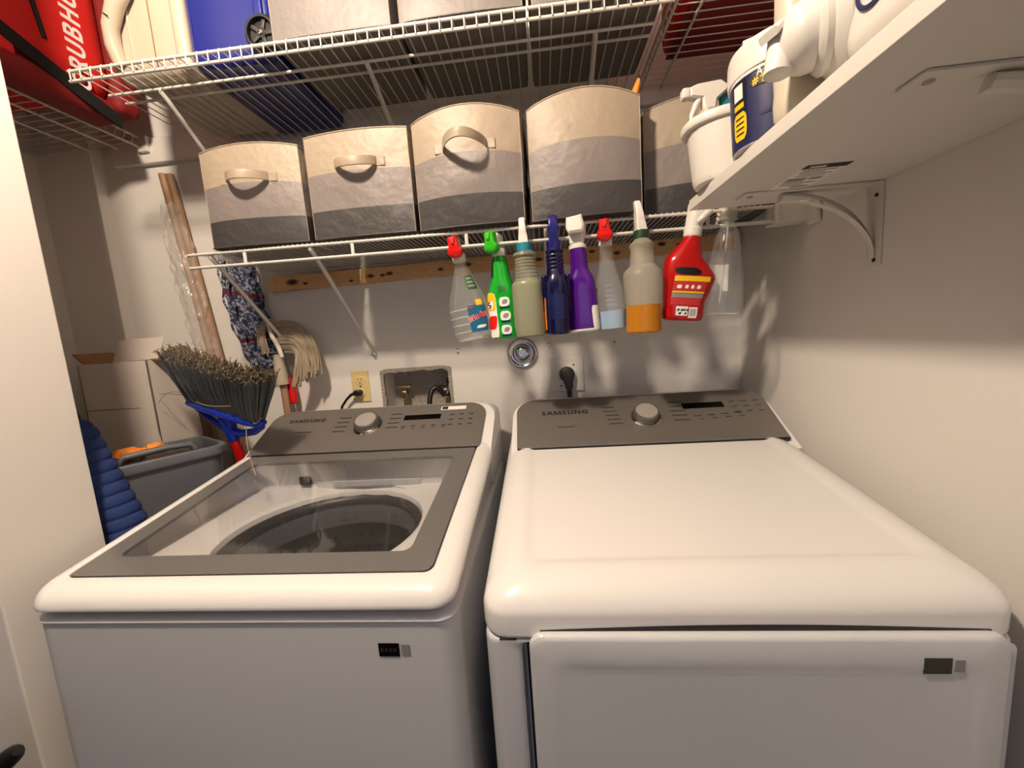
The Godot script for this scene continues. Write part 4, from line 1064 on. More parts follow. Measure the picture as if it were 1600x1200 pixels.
func right_shelf() -> void:
	var o := thing("shelf_board", "thick white shelf board on the right wall with a paper sticker underneath", "shelf", V(0.46, 1.5316, 0.83))
	part(o, "board", g().rbox(V(0.4598, 1.5416, 0.832), V(0.2996, 0.02, 0.836), 0.0012, 2), M.white_plastic)
	var f := func(a: Vector2, b: Vector2, c: Vector2, d: Vector2, y: float) -> Geo:
		var k := g()
		k.quad(V(a.x, y, a.y), V(b.x, y, b.y), V(c.x, y, c.y), V(d.x, y, d.y))
		return k
	var st := part(o, "sticker", g().rbox(V(0.447, 1.5314, 0.557), V(0.066, 0.0006, 0.108), 0.0002, 1), M.label_white)
	part(st, "sticker_header", g().rbox(V(0.447, 1.5311, 0.603), V(0.066, 0.0006, 0.016), 0.0002, 1), M.print)
	for i in 4: part(st, "header_print", g().rbox(V(0.425 + i * 0.006, 1.5308, 0.603), V(0.004, 0.0005, 0.007), 0.0001, 1), M.label_white)
	var rows := [[0.447, 0.588, 0.052, 0.0035], [0.440, 0.580, 0.038, 0.003], [0.450, 0.572, 0.050, 0.003], [0.447, 0.564, 0.046, 0.0025], [0.434, 0.548, 0.030, 0.016], [0.463, 0.551, 0.020, 0.010], [0.447, 0.533, 0.054, 0.004], [0.440, 0.524, 0.036, 0.0035], [0.459, 0.514, 0.028, 0.006]]
	for q in rows: part(st, "sticker_print", g().rbox(V(q[0], 1.5310, q[1]), V(q[2], 0.0005, q[3]), 0.0001, 1), M.label_grey)
	shelf_bracket(0.487, "white curved shelf bracket at the far end of the board, below the sticker")
	shelf_bracket(0.823, "white curved shelf bracket under the near half of the board, at the picture's edge")
	var top := 1.5517
	# white tub
	o = thing("plastic_tub", "white oval plastic tub with a rolled rim at the far end of the white shelf", "tub", V(0.395, top, 0.489))
	var rings := []
	for q in [[0.090, 0.055, 0.0], [0.098, 0.060, 0.003], [0.102, 0.0625, 0.012], [0.111, 0.0665, 0.09], [0.112, 0.067, 0.094], [0.120, 0.0705, 0.095], [0.122, 0.072, 0.098], [0.122, 0.072, 0.106], [0.119, 0.071, 0.109], [0.113, 0.067, 0.108], [0.109, 0.065, 0.1], [0.098, 0.058, 0.01]]:
		var ring := PackedVector3Array()
		for j in 48: ring.append(bp([[0, q[0], q[1], 2.3]], 0, TAU * j / 48) + V(0.395, top + q[2], 0.489))
		rings.append(ring)
	part(o, "tub_body", g().loft(rings, true, true, true), M.white_plastic, 45)
	# white trigger sprayer standing in the tub
	o = thing("spray_bottle", "white trigger sprayer standing inside the white tub", "spray bottle", V(0.322, top + 0.016, 0.478))
	part(o, "bottle_body", g().lathe([[0.022, 0.0], [0.025, 0.004], [0.025, 0.07], [0.018, 0.088], [0.013, 0.1], [0.013, 0.104]], 24), M.cream_plastic, 45, true)
	part(o, "collar", g().lathe([[0.0155, 0.100], [0.016, 0.102], [0.016, 0.118], [0.012, 0.121]], 20), M.cream_plastic, 30, true)
	part(o, "spray_head", g().slab(PackedVector2Array([Vector2(-0.034, 0.142), Vector2(-0.034, 0.158), Vector2(-0.02, 0.163), Vector2(0.02, 0.166), Vector2(0.034, 0.156), Vector2(0.03, 0.146), Vector2(0.014, 0.134), Vector2(0.011, 0.118), Vector2(-0.009, 0.118), Vector2(-0.012, 0.138)]), -0.009, 0.009, 0.003), M.spray_white, 30, true)
	part(o, "nozzle", g().rbox(V(-0.040, 0.150, 0), V(0.014, 0.018, 0.018), 0.004, 2), M.spray_white, 30, true)
	part(o, "trigger", g().tube(PV([V(-0.016, 0.140, 0), V(-0.022, 0.128, 0), V(-0.028, 0.114, 0), V(-0.030, 0.102, 0)]), [0.006, 0.006, 0.005, 0.003], 8), M.spray_white, 60, true)
	# teal scoop in the tub
	o = thing("plastic_scoop", "teal plastic scoop with a loop handle sticking out of the white tub", "scoop", V(0.372, top + 0.012, 0.478), "", Basis(V(0, 1, 0), -0.2) * Basis(V(0, 0, 1), 0.08))
	part(o, "blade", g().rbox(V(0, 0.080, 0.0), V(0.036, 0.156, 0.008), 0.0035, 2), M.teal, 40, true)
	part(o, "loop_handle", g().tube(PV([V(0.0, 0.152, 0.003), V(0.014, 0.157, 0.006), V(0.024, 0.150, 0.008), V(0.027, 0.130, 0.009), V(0.024, 0.105, 0.008), V(0.014, 0.09, 0.004)]), 0.0045, 8), M.teal, 60, true)
	# stain remover tub with a blue label
	var pr := [[0.0, 0.055, 0.055, 2.2], [0.003, 0.061, 0.061, 2.2], [0.09, 0.065, 0.065, 2.2], [0.1, 0.0655, 0.0655, 2.2], [0.106, 0.066, 0.066, 2.2]]
	o = thing("powder_tub", "white lidded powder tub with a dark blue label and yellow panel, at the shelf edge", "tub", V(0.366, top, 0.624), "", Basis(V(0, 1, 0), -0.55))
	part(o, "tub_body", body_geo(pr), M.white_plastic, 45, true)
	var lb := part(o, "blue_label", patch(pr, -1.35, 1.35, 0.004, 0.094, 0.0006), M.label_navy, 60, true)
	part(lb, "dark_band", patch(pr, -1.0, -0.64, 0.052, 0.092, 0.0011), M.label_black, 60, true)
	part(lb, "white_square", patch(pr, -0.95, -0.70, 0.068, 0.088, 0.0015), M.label_white, 60, true)
	part(lb, "yellow_text", patch(pr, -0.96, -0.68, 0.056, 0.063, 0.0015), M.label_yellow, 60, true)
	var yp := part(lb, "yellow_panel", patch(pr, -1.0, -0.62, 0.014, 0.051, 0.0013, 0.0, 0.014), M.label_yellow, 60, true)
	for i in 4: part(yp, "yellow_panel_print", patch(pr, -0.93, -0.70, 0.0215 + i * 0.007, 0.0235 + i * 0.007, 0.0018, 0.03), M.print, 60, true)
	part(lb, "dark_plaque", patch(pr, -0.58, 0.75, 0.072, 0.093, 0.0012, 0.0, 0.01), M.label_black, 60, true)
	write_on(lb, pr, "#1", 0.0105, M.label_yellow, -0.36, 0.079, 0.0018)
	write_on(lb, pr, "A", 0.008, M.label_white, -0.34, 0.089, 0.0018)
	write_on(lb, pr, "VE", 0.0075, M.label_grey, 0.04, 0.079, 0.0018)
	part(lb, "pale_swirl", patch(pr, -0.45, -0.05, 0.034, 0.042, 0.0011, 0.35, 0.006), M.navy_soft, 60, true)
	part(lb, "ingredient_print", patch(pr, 0.0, 0.4, 0.010, 0.022, 0.0011), M.label_grey, 60, true)
	part(o, "lid", g().lathe([[0.0655, 0.098], [0.068, 0.099], [0.069, 0.104], [0.069, 0.130], [0.067, 0.137], [0.058, 0.141], [0.001, 0.142]], 48), M.white_plastic, 40, true)
	part(o, "lid_tab", g().rbox(V(-0.035, 0.1425, 0.040), V(0.02, 0.006, 0.012), 0.002, 2), M.white_plastic, 40, true)
	# refill pouch and its red cap behind the tub
	o = thing("refill_pouch", "shiny pink and violet refill pouch with a red cap behind the powder tub", "pouch", V(0.465, top, 0.56))
	rings = []
	for q in [[0.0, 0.055, 0.024], [0.02, 0.058, 0.026], [0.12, 0.055, 0.022], [0.19, 0.05, 0.012], [0.215, 0.047, 0.004], [0.235, 0.045, 0.002]]:
		rings.append(Geo.rrect(q[1], q[2], minf(0.02, q[2] * 0.9), 4, q[0], V(0.465, top, 0.56)))
	part(o, "pouch_body", g().loft(rings), M.violet_pack, 50)
	part(o, "pink_print", g().rbox(V(0.432, top + 0.165, 0.575), V(0.03, 0.13, 0.010), 0.004, 2), M.pink_pack)
	part(o, "red_cap", g().lathe([[0.018, 0.0], [0.018, 0.022], [0.015, 0.026], [0.001, 0.027]], 20, Transform3D(Basis(), V(0.475, top + 0.185, 0.58))), M.red_plastic)
	# tall cloudy jug
	o = thing("plastic_jug", "tall cloudy cream jug at the shelf edge behind the detergent tap", "jug", V(0.37, top, 0.699))
	rings = []
	for q in [[0.034, 0.012, 0.0], [0.046, 0.022, 0.003], [0.052, 0.0275, 0.012], [0.053, 0.028, 0.03], [0.052, 0.0275, 0.045], [0.053, 0.028, 0.06], [0.053, 0.028, 0.19], [0.05, 0.026, 0.205], [0.05, 0.026, 0.21], [0.052, 0.027, 0.215], [0.05, 0.026, 0.26], [0.03, 0.018, 0.29], [0.016, 0.016, 0.30], [0.016, 0.016, 0.32]]:
		rings.append(Geo.rrect(q[0], q[1] * 0.72, minf(q[1] * 0.68, 0.016), 6, q[2], V(0.371, top, 0.699), 3))
	part(o, "jug_body", g().loft(rings), M.jug, 50)
	part(o, "jug_cap", g().lathe([[0.02, 0.315], [0.02, 0.34], [0.001, 0.342]], 20, Transform3D(Basis(), V(0.371, top, 0.699))), M.white_plastic)
	# detergent bottle lying on its side with a pouring tap
	o = thing("detergent_bottle", "large white detergent bottle lying on the shelf with its pouring tap over the edge", "bottle", V(0.45, top, 0.88))
	part(o, "bottle_body", g().rbox(V(0.458, top + 0.0905, 0.888), V(0.262, 0.18, 0.205), 0.030, 6), M.white_plastic, 60)
	var ax := V(-0.92, -0.08, -0.38).normalized()
	var side := ax.cross(V(0, 1, 0)).normalized()
	var bx := Basis(ax.cross(side).normalized() * -1.0, ax, side)
	var sf := Transform3D(bx, V(0.360, 1.626, 0.772))
	part(o, "shoulder", g().lathe([[0.057, -0.04], [0.060, -0.01], [0.0605, 0.006], [0.058, 0.010], [0.0555, 0.012], [0.0555, 0.017], [0.053, 0.021], [0.047, 0.026], [0.044, 0.028], [0.044, 0.034], [0.040, 0.038], [0.036, 0.040]], 44, sf), M.white_plastic, 30)
	var cap := part(o, "tap_cap", g().lathe([[0.036, 0.036], [0.036, 0.050], [0.033, 0.058], [0.026, 0.066], [0.016, 0.072], [0.001, 0.074]], 40, sf), M.spray_white, 30)
	var tip := sf * V(0, 0.070, 0)
	part(cap, "spout", g().lathe([[0.0135, -0.034], [0.0150, -0.033], [0.0150, 0.004], [0.013, 0.012], [0.001, 0.013]], 24, Transform3D(Basis(V(0, 0, 1), -0.12), tip + V(0.002, 0.004, 0.0))), M.spray_white, 40)
	part(cap, "tap_button", g().slab(PackedVector2Array([Vector2(-0.026, -0.004), Vector2(-0.018, 0.004), Vector2(0.0, 0.010), Vector2(0.022, 0.013), Vector2(0.03, 0.009), Vector2(0.012, 0.003), Vector2(-0.010, -0.004), Vector2(-0.022, -0.012)]), -0.013, 0.013, 0.003, Transform3D(Basis(V(0, 1, 0), 0.35), tip + V(0.004, 0.016, 0))), M.spray_white, 40)
	# blue round mark on the side of the body
	var mk := Transform3D(Basis(V(0, 1, 0), -PI / 2), V(0.3262, 1.613, 0.838))
	var mark := part(o, "round_mark", g().lathe([[0.0205, 0.0], [0.0205, 0.0012], [0.0165, 0.0012], [0.0165, 0.0]], 36, mk * Transform3D(Basis(V(1, 0, 0), PI / 2), Vector3.ZERO), false, false), M.label_navy, 30)
	for q in [[-0.006, 0.35], [0.0, -0.3], [0.006, 0.35]]:
		part(mark, "mark_stroke", g().rbox(V(0, 0, 0), V(0.0035, 0.021, 0.0012), 0.0004, 1).moved(mk * Transform3D(Basis(V(0, 0, 1), q[1]), V(q[0], 0, 0.0006))), M.label_navy)

# ---------------------------------------------------------------- on the high shelves
func upper_goods() -> void:
	# cooler lying on its side: cream lid to the left, blue body with a wheel
	var o := thing("wheeled_cooler", "blue wheeled cooler with a cream lid lying on its side on the upper shelf", "cooler", V(-0.76, 1.956, 0.22))
	part(o, "lid", g().rbox(V(-0.868, 2.165, 0.205), V(0.20, 0.412, 0.30), 0.028, 5), M.cream_plastic, 50)
	part(o, "lid_rim", g().rbox(V(-0.778, 2.165, 0.208), V(0.034, 0.416, 0.312), 0.014, 4), M.cream_plastic, 50)
	var hd := part(o, "carry_handle", g().tube(PV([V(-0.935, 1.985, 0.352), V(-0.937, 2.02, 0.364), V(-0.930, 2.055, 0.370), V(-0.905, 2.095, 0.374), V(-0.885, 2.12, 0.374), V(-0.882, 2.15, 0.374), V(-0.885, 2.20, 0.370), V(-0.90, 2.26, 0.36)]), [0.016, 0.016, 0.016, 0.017, 0.018, 0.017, 0.016, 0.014], 12), M.cream_plastic, 60)
	for q in [V(-0.918, 2.066, 0.389), V(-0.892, 2.108, 0.391)]: part(hd, "handle_crease", g().rbox(Vector3.ZERO, V(0.014, 0.002, 0.002), 0.0006, 1).moved(Transform3D(Basis(V(0, 0, 1), -0.65), q)), M.dark_grey)
	part(o, "lid_groove", g().rbox(V(-0.846, 2.12, 0.3555), V(0.0022, 0.29, 0.003), 0.0008, 1), M.card_brown)
	part(o, "lid_ridge", g().rbox(V(-0.900, 2.04, 0.354), V(0.006, 0.13, 0.008), 0.0025, 2), M.cream_plastic)
	part(o, "body", g().rbox(V(-0.662, 2.163, 0.195), V(0.205, 0.408, 0.325), 0.022, 5), M.blue_plastic, 50)
	part(o, "corner_ridge", g().rbox(V(-0.585, 2.165, 0.355), V(0.022, 0.40, 0.014), 0.006, 4), M.blue_plastic, 50)
	var wt := Transform3D(Basis(V(1, 0, 0), PI / 2), V(-0.574, 1.996, 0.358))
	var wh := part(o, "wheel", g().lathe([[0.035, 0.0], [0.0375, 0.004], [0.0375, 0.018], [0.034, 0.0225], [0.029, 0.0225], [0.027, 0.013], [0.012, 0.013], [0.010, 0.018], [0.001, 0.018]], 36, wt), M.black, 40)
	for i in 5:
		var a := TAU * i / 5
		part(wh, "spoke", g().rbox(V(0.018, 0, 0), V(0.018, 0.009, 0.006), 0.002, 2).moved(Transform3D(Basis(), V(-0.574, 1.996, 0.373)) * Transform3D(Basis(V(0, 0, 1), a), Vector3.ZERO)), M.dark_grey)
	part(wh, "axle_cap", g().lathe([[0.0045, 0.017], [0.0045, 0.0205], [0.0005, 0.0215]], 14, wt), M.chrome)
	# red delivery bag on the left shelf
	o = thing("delivery_bag", "bright red insulated delivery bag with white lettering and a black strap on the left shelf", "bag", V(-1.40, 2.0, 0.36))
	part(o, "bag_body", g().rbox(V(-1.355, 2.205, 0.39), V(0.40, 0.37, 0.47), 0.06, 7), M.red_cloth, 60)
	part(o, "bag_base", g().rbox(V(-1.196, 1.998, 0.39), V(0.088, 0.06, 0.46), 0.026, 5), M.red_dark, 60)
	part(o, "shaded_end", g().rbox(V(-1.200, 2.195, 0.135), V(0.10, 0.37, 0.07), 0.022, 5), M.red_dark, 60)  # shade of the bag's end put into darker red, lengthened against a light leak
	var bf := Transform3D(Basis(V(0, 1, 0), V(0, 0, 1), V(1, 0, 0)), V(-1.1545, 2.150, 0.2545))
	write(o, "brand_lettering", "GRUBHUB", 0.043, M.label_white, bf * Transform3D(Basis().scaled(V(0.95, 1, 1)), Vector3.ZERO), true, "Droid Sans", true)
	# strap, sewn across the big face
	var sp := []
	for q in [[2.105, 0.60], [2.085, 0.51], [2.062, 0.43], [2.030, 0.34], [2.004, 0.275], [1.985, 0.215], [1.975, 0.175]]:
		var b: float = -1.1545 if q[0] > 2.01 else -1.1515
		sp.append(PV([V(b, q[0] - 0.018, q[1]), V(b, q[0] + 0.018, q[1]), V(b + 0.005, q[0] + 0.018, q[1]), V(b + 0.005, q[0] - 0.018, q[1])]))
	part(o, "strap", g().loft(sp), M.webbing, 30)
	part(o, "seam_piping", g().tube(PV([V(-1.1535, 2.36, 0.325), V(-1.1525, 2.25, 0.33), V(-1.1525, 2.16, 0.335), V(-1.1525, 2.09, 0.325)]), 0.005, 8), M.webbing, 60)
	part(o, "side_pocket", g().rbox(V(-1.156, 2.035, 0.44), V(0.012, 0.05, 0.10), 0.005, 3), M.red_cloth)
	# dark red tote on the right shelf
	o = thing("red_tote", "dark red fabric tote on the high right wire shelf, seen from below through the wires", "bag", V(0.47, 1.973, 0.42))
	part(o, "bag_body", g().rbox(V(0.472, 2.09, 0.44), V(0.262, 0.228, 0.62), 0.03, 5), M.red_cloth, 60)
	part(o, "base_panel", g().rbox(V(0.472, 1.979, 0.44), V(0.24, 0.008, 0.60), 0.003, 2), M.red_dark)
	part(o, "handle", g().tube(PV([V(0.345, 2.12, 0.3), V(0.335, 2.19, 0.31), V(0.333, 2.23, 0.37), V(0.333, 2.23, 0.47), V(0.335, 2.19, 0.53), V(0.345, 2.12, 0.54)]), 0.008, 8), M.red_dark, 60)
	# small orange handle tip
	o = thing("orange_tool", "small orange tool tip poking up at the corner of a banded bin", "tool", V(0.232, 1.80, 0.300))
	part(o, "grip", g().tube(PV([V(0.226, 1.79, 0.318), V(0.229, 1.806, 0.316), V(0.234, 1.822, 0.312), V(0.240, 1.838, 0.309), V(0.243, 1.848, 0.307)]), [0.004, 0.0065, 0.0075, 0.006, 0.004], 12), M.orange_cloth, 60)
	part(o, "tip", g().tube(PV([V(0.243, 1.847, 0.307), V(0.245, 1.857, 0.306)]), [0.003, 0.002], 8), M.chrome, 60)

# ---------------------------------------------------------------- things on the back wall
func wall_fittings() -> void:
	# ivory outlet with the washer's plug
	var o := thing("wall_outlet", "ivory double wall outlet with a black plug in its lower socket", "outlet", V(-0.629, 1.166, 0.0))
	part(o, "cover_plate", g().rbox(V(-0.629, 1.166, 0.0025), V(0.062, 0.106, 0.005), 0.002, 2), M.ivory)
	for s in [1, -1]:
		var so := part(o, "socket", g().lathe([[0.0155, 0.0], [0.0155, 0.0062], [0.0145, 0.0068], [0.0005, 0.0068]], 24, Transform3D(Basis(V(1, 0, 0), PI / 2), V(-0.629, 1.166 + s * 0.021, 0.0))), M.ivory, 30)
		for x in [-0.006, 0.006]: part(so, "slot", g().box(V(-0.629 + x, 1.169 + s * 0.021, 0.0068), V(0.0022, 0.008, 0.001)), M.black)
		part(so, "ground_hole", g().lathe([[0.0026, 0.006], [0.0026, 0.0074], [0.0004, 0.0074]], 10, Transform3D(Basis(V(1, 0, 0), PI / 2), V(-0.629, 1.158 + s * 0.021, 0.0))), M.black)
	part(o, "screw", g().lathe([[0.003, 0.004], [0.003, 0.0058], [0.0004, 0.006]], 10, Transform3D(Basis(V(1, 0, 0), PI / 2), V(-0.629, 1.166, 0.0))), M.brass)
	o = thing("power_plug", "black washer plug and cord hanging from the ivory outlet", "plug", V(-0.629, 1.145, 0.01))
	part(o, "plug_body", g().rbox(V(-0.634, 1.146, 0.019), V(0.026, 0.02, 0.022), 0.006, 3), M.black)
	part(o, "cord", g().tube(PV([V(-0.642, 1.146, 0.024), V(-0.655, 1.142, 0.026), V(-0.672, 1.128, 0.026), V(-0.690, 1.106, 0.026), V(-0.70, 1.08, 0.028), V(-0.70, 1.02, 0.03)]), [0.0055, 0.005, 0.0042, 0.0042, 0.0042, 0.0042], 10), M.black, 60)
	# dryer outlet with its big plug
	o = thing("wall_outlet", "square white dryer outlet plate with a large dark plug in its centre", "outlet", V(0.0695, 1.1645, 0.0))
	part(o, "cover_plate", g().rbox(V(0.0695, 1.1645, 0.004), V(0.106, 0.108, 0.008), 0.003, 2), M.wall)
	part(o, "socket_ring", g().lathe([[0.031, 0.006], [0.031, 0.0095], [0.029, 0.0105], [0.001, 0.0105]], 32, Transform3D(Basis(V(1, 0, 0), PI / 2), V(0.0695, 1.163, 0.0))), M.wall, 30)
	for q in [[0.091, 1.196], [0.048, 1.130]]: part(o, "screw", g().lathe([[0.003, 0.007], [0.003, 0.0092], [0.0004, 0.0094]], 10, Transform3D(Basis(V(1, 0, 0), PI / 2), V(q[0], q[1], 0.0))), M.dark_grey)
	o = thing("power_plug", "large dark grey dryer plug with its thick cord running down behind the dryer", "plug", V(0.068, 1.163, 0.012))
	part(o, "plug_disc", g().lathe([[0.0235, 0.010], [0.0245, 0.012], [0.0245, 0.026], [0.022, 0.033], [0.016, 0.036], [0.001, 0.0365]], 32, Transform3D(Basis(V(1, 0, 0), PI / 2), V(0.068, 1.168, 0.0))), M.dark_grey, 40)
	var rg := []
	for q in [[1.172, 0.0215], [1.160, 0.0195], [1.145, 0.015], [1.128, 0.0125], [1.122, 0.0115]]:
		rg.append(Geo.rrect(q[1], 0.011, 0.008, 4, q[0], V(0.069 + (1.172 - q[0]) * 0.08, 0, 0.027)))
	part(o, "plug_neck", g().loft(rg), M.dark_grey, 50)
	part(o, "cord", g().tube(PV([V(0.0725, 1.125, 0.027), V(0.0735, 1.10, 0.027), V(0.0735, 1.05, 0.028), V(0.0735, 0.98, 0.03)]), 0.0082, 12, false, 0.75), M.dark_grey, 60)
	# chrome escutcheon
	o = thing("pipe_escutcheon", "round chrome pipe escutcheon with stepped rings on the back wall", "escutcheon", V(-0.071, 1.243, 0.0))
	var t := Transform3D(Basis(V(1, 0, 0), PI / 2), V(-0.071, 1.243, 0.0))
	part(o, "outer_ring", g().lathe([[0.050, 0.0], [0.0505, 0.003], [0.048, 0.008], [0.044, 0.0095], [0.041, 0.0085], [0.038, 0.006], [0.033, 0.0055], [0.031, 0.006]], 48, t, true, false), M.chrome, 50)
	part(o, "dome", g().lathe([[0.031, 0.0055], [0.030, 0.010], [0.026, 0.018], [0.020, 0.024], [0.015, 0.0265], [0.0125, 0.0265], [0.0115, 0.023], [0.001, 0.023]], 48, t, false, true), M.chrome, 50)
	part(o, "centre_stem", g().lathe([[0.0075, 0.022], [0.0075, 0.029], [0.006, 0.0305], [0.001, 0.0305]], 6, t), M.chrome, 20)
	# washer taps in the recess
	for s in 2:
		var x: float = -0.505 if s == 0 else -0.352
		o = thing("water_valve", ["small brass water valve with a bare tee handle at the left of the wall recess", "water valve with a black curled hose at the right of the wall recess"][s], "valve", V(x, 1.10, -0.08))
		part(o, "pipe", g().tube(PV([V(x, 1.03, -0.075), V(x, 1.10, -0.075), V(x, 1.135, -0.075)]), 0.008, 12), M.brass, 60)
		part(o, "valve_body", g().rbox(V(x, 1.125, -0.07), V(0.026, 0.022, 0.026), 0.007, 3), M.brass)
		part(o, "outlet_spout", g().tube(PV([V(x, 1.122, -0.066), V(x, 1.118, -0.045), V(x, 1.108, -0.035)]), 0.0085, 12), M.brass, 60)
		part(o, "handle", g().tube(PV([V(x - 0.022, 1.146, -0.06), V(x, 1.148, -0.06), V(x + 0.026, 1.147, -0.06)]), [0.005, 0.006, 0.005], 10), M.brass if s == 0 else M.black, 60)
		part(o, "stem", g().tube(PV([V(x, 1.135, -0.066), V(x, 1.147, -0.061)]), 0.004, 8), M.brass, 60)
	o = thing("water_hose", "black rubber washer hose curling out of the wall recess", "hose", V(-0.36, 1.11, -0.03))
	part(o, "hose", g().tube(PV([V(-0.338, 1.158, -0.055), V(-0.334, 1.14, -0.035), V(-0.338, 1.118, -0.028), V(-0.352, 1.118, -0.024), V(-0.364, 1.138, -0.02), V(-0.376, 1.146, -0.016), V(-0.388, 1.136, -0.010), V(-0.394, 1.112, 0.002), V(-0.395, 1.07, 0.01), V(-0.395, 1.02, 0.015)]), 0.0085, 12), M.black, 60)
	part(o, "coupling", g().lathe([[0.012, -0.011], [0.0125, 0.0], [0.012, 0.011]], 14, Transform3D(Basis(V(0, 0, 1), 0.2), V(-0.333, 1.162, -0.052))), M.black)
	part(o, "hose_clamp", g().lathe([[0.0095, -0.004], [0.0098, 0.0], [0.0095, 0.004]], 16, Transform3D(Basis(V(1, 0, 0), 0.5), V(-0.3345, 1.14, -0.035))), M.chrome)
	# small leftover wall plugs
	var k := 0
	for q in [[-0.284, 1.266, 0.0, "pair of dark screw holes in the wall left of the chrome escutcheon"], [-0.190, 1.296, 1.0, "small white plate on the wall behind the clear window cleaner bottle"], [0.224, 1.254, 0.0, "dark screw hole in the wall right of the dryer outlet"]]:
		o = thing("wall_plug", q[3], "wall plug", V(q[0], q[1], 0))
		part(o, "plug_plate", g().rbox(V(q[0], q[1], 0.001), V(0.026 if q[2] else 0.012, 0.026, 0.003), 0.001, 1), M.wall)
		part(o, "screw_hole", g().lathe([[0.0026, 0.001], [0.0026, 0.0032], [0.0004, 0.0032]], 10, Transform3D(Basis(V(1, 0, 0), PI / 2), V(q[0], q[1] + 0.006, 0.0))), M.black)
		if k == 0: part(o, "screw_hole", g().lathe([[0.0026, 0.001], [0.0026, 0.0032], [0.0004, 0.0032]], 10, Transform3D(Basis(V(1, 0, 0), PI / 2), V(q[0], q[1] - 0.008, 0.0))), M.black)
		k += 1

# ---------------------------------------------------------------- the crowded corner left of the washer
func bez(a: Vector3, b: Vector3, c: Vector3, d: Vector3, n: int) -> PackedVector3Array:
	var o := PackedVector3Array()
	for i in n + 1:
		o.append(a.bezier_interpolate(b, c, d, float(i) / n))
	return o
func rv(s: float) -> Vector3:
	return V(rng.randf_range(-s, s), rng.randf_range(-s, s), rng.randf_range(-s, s))

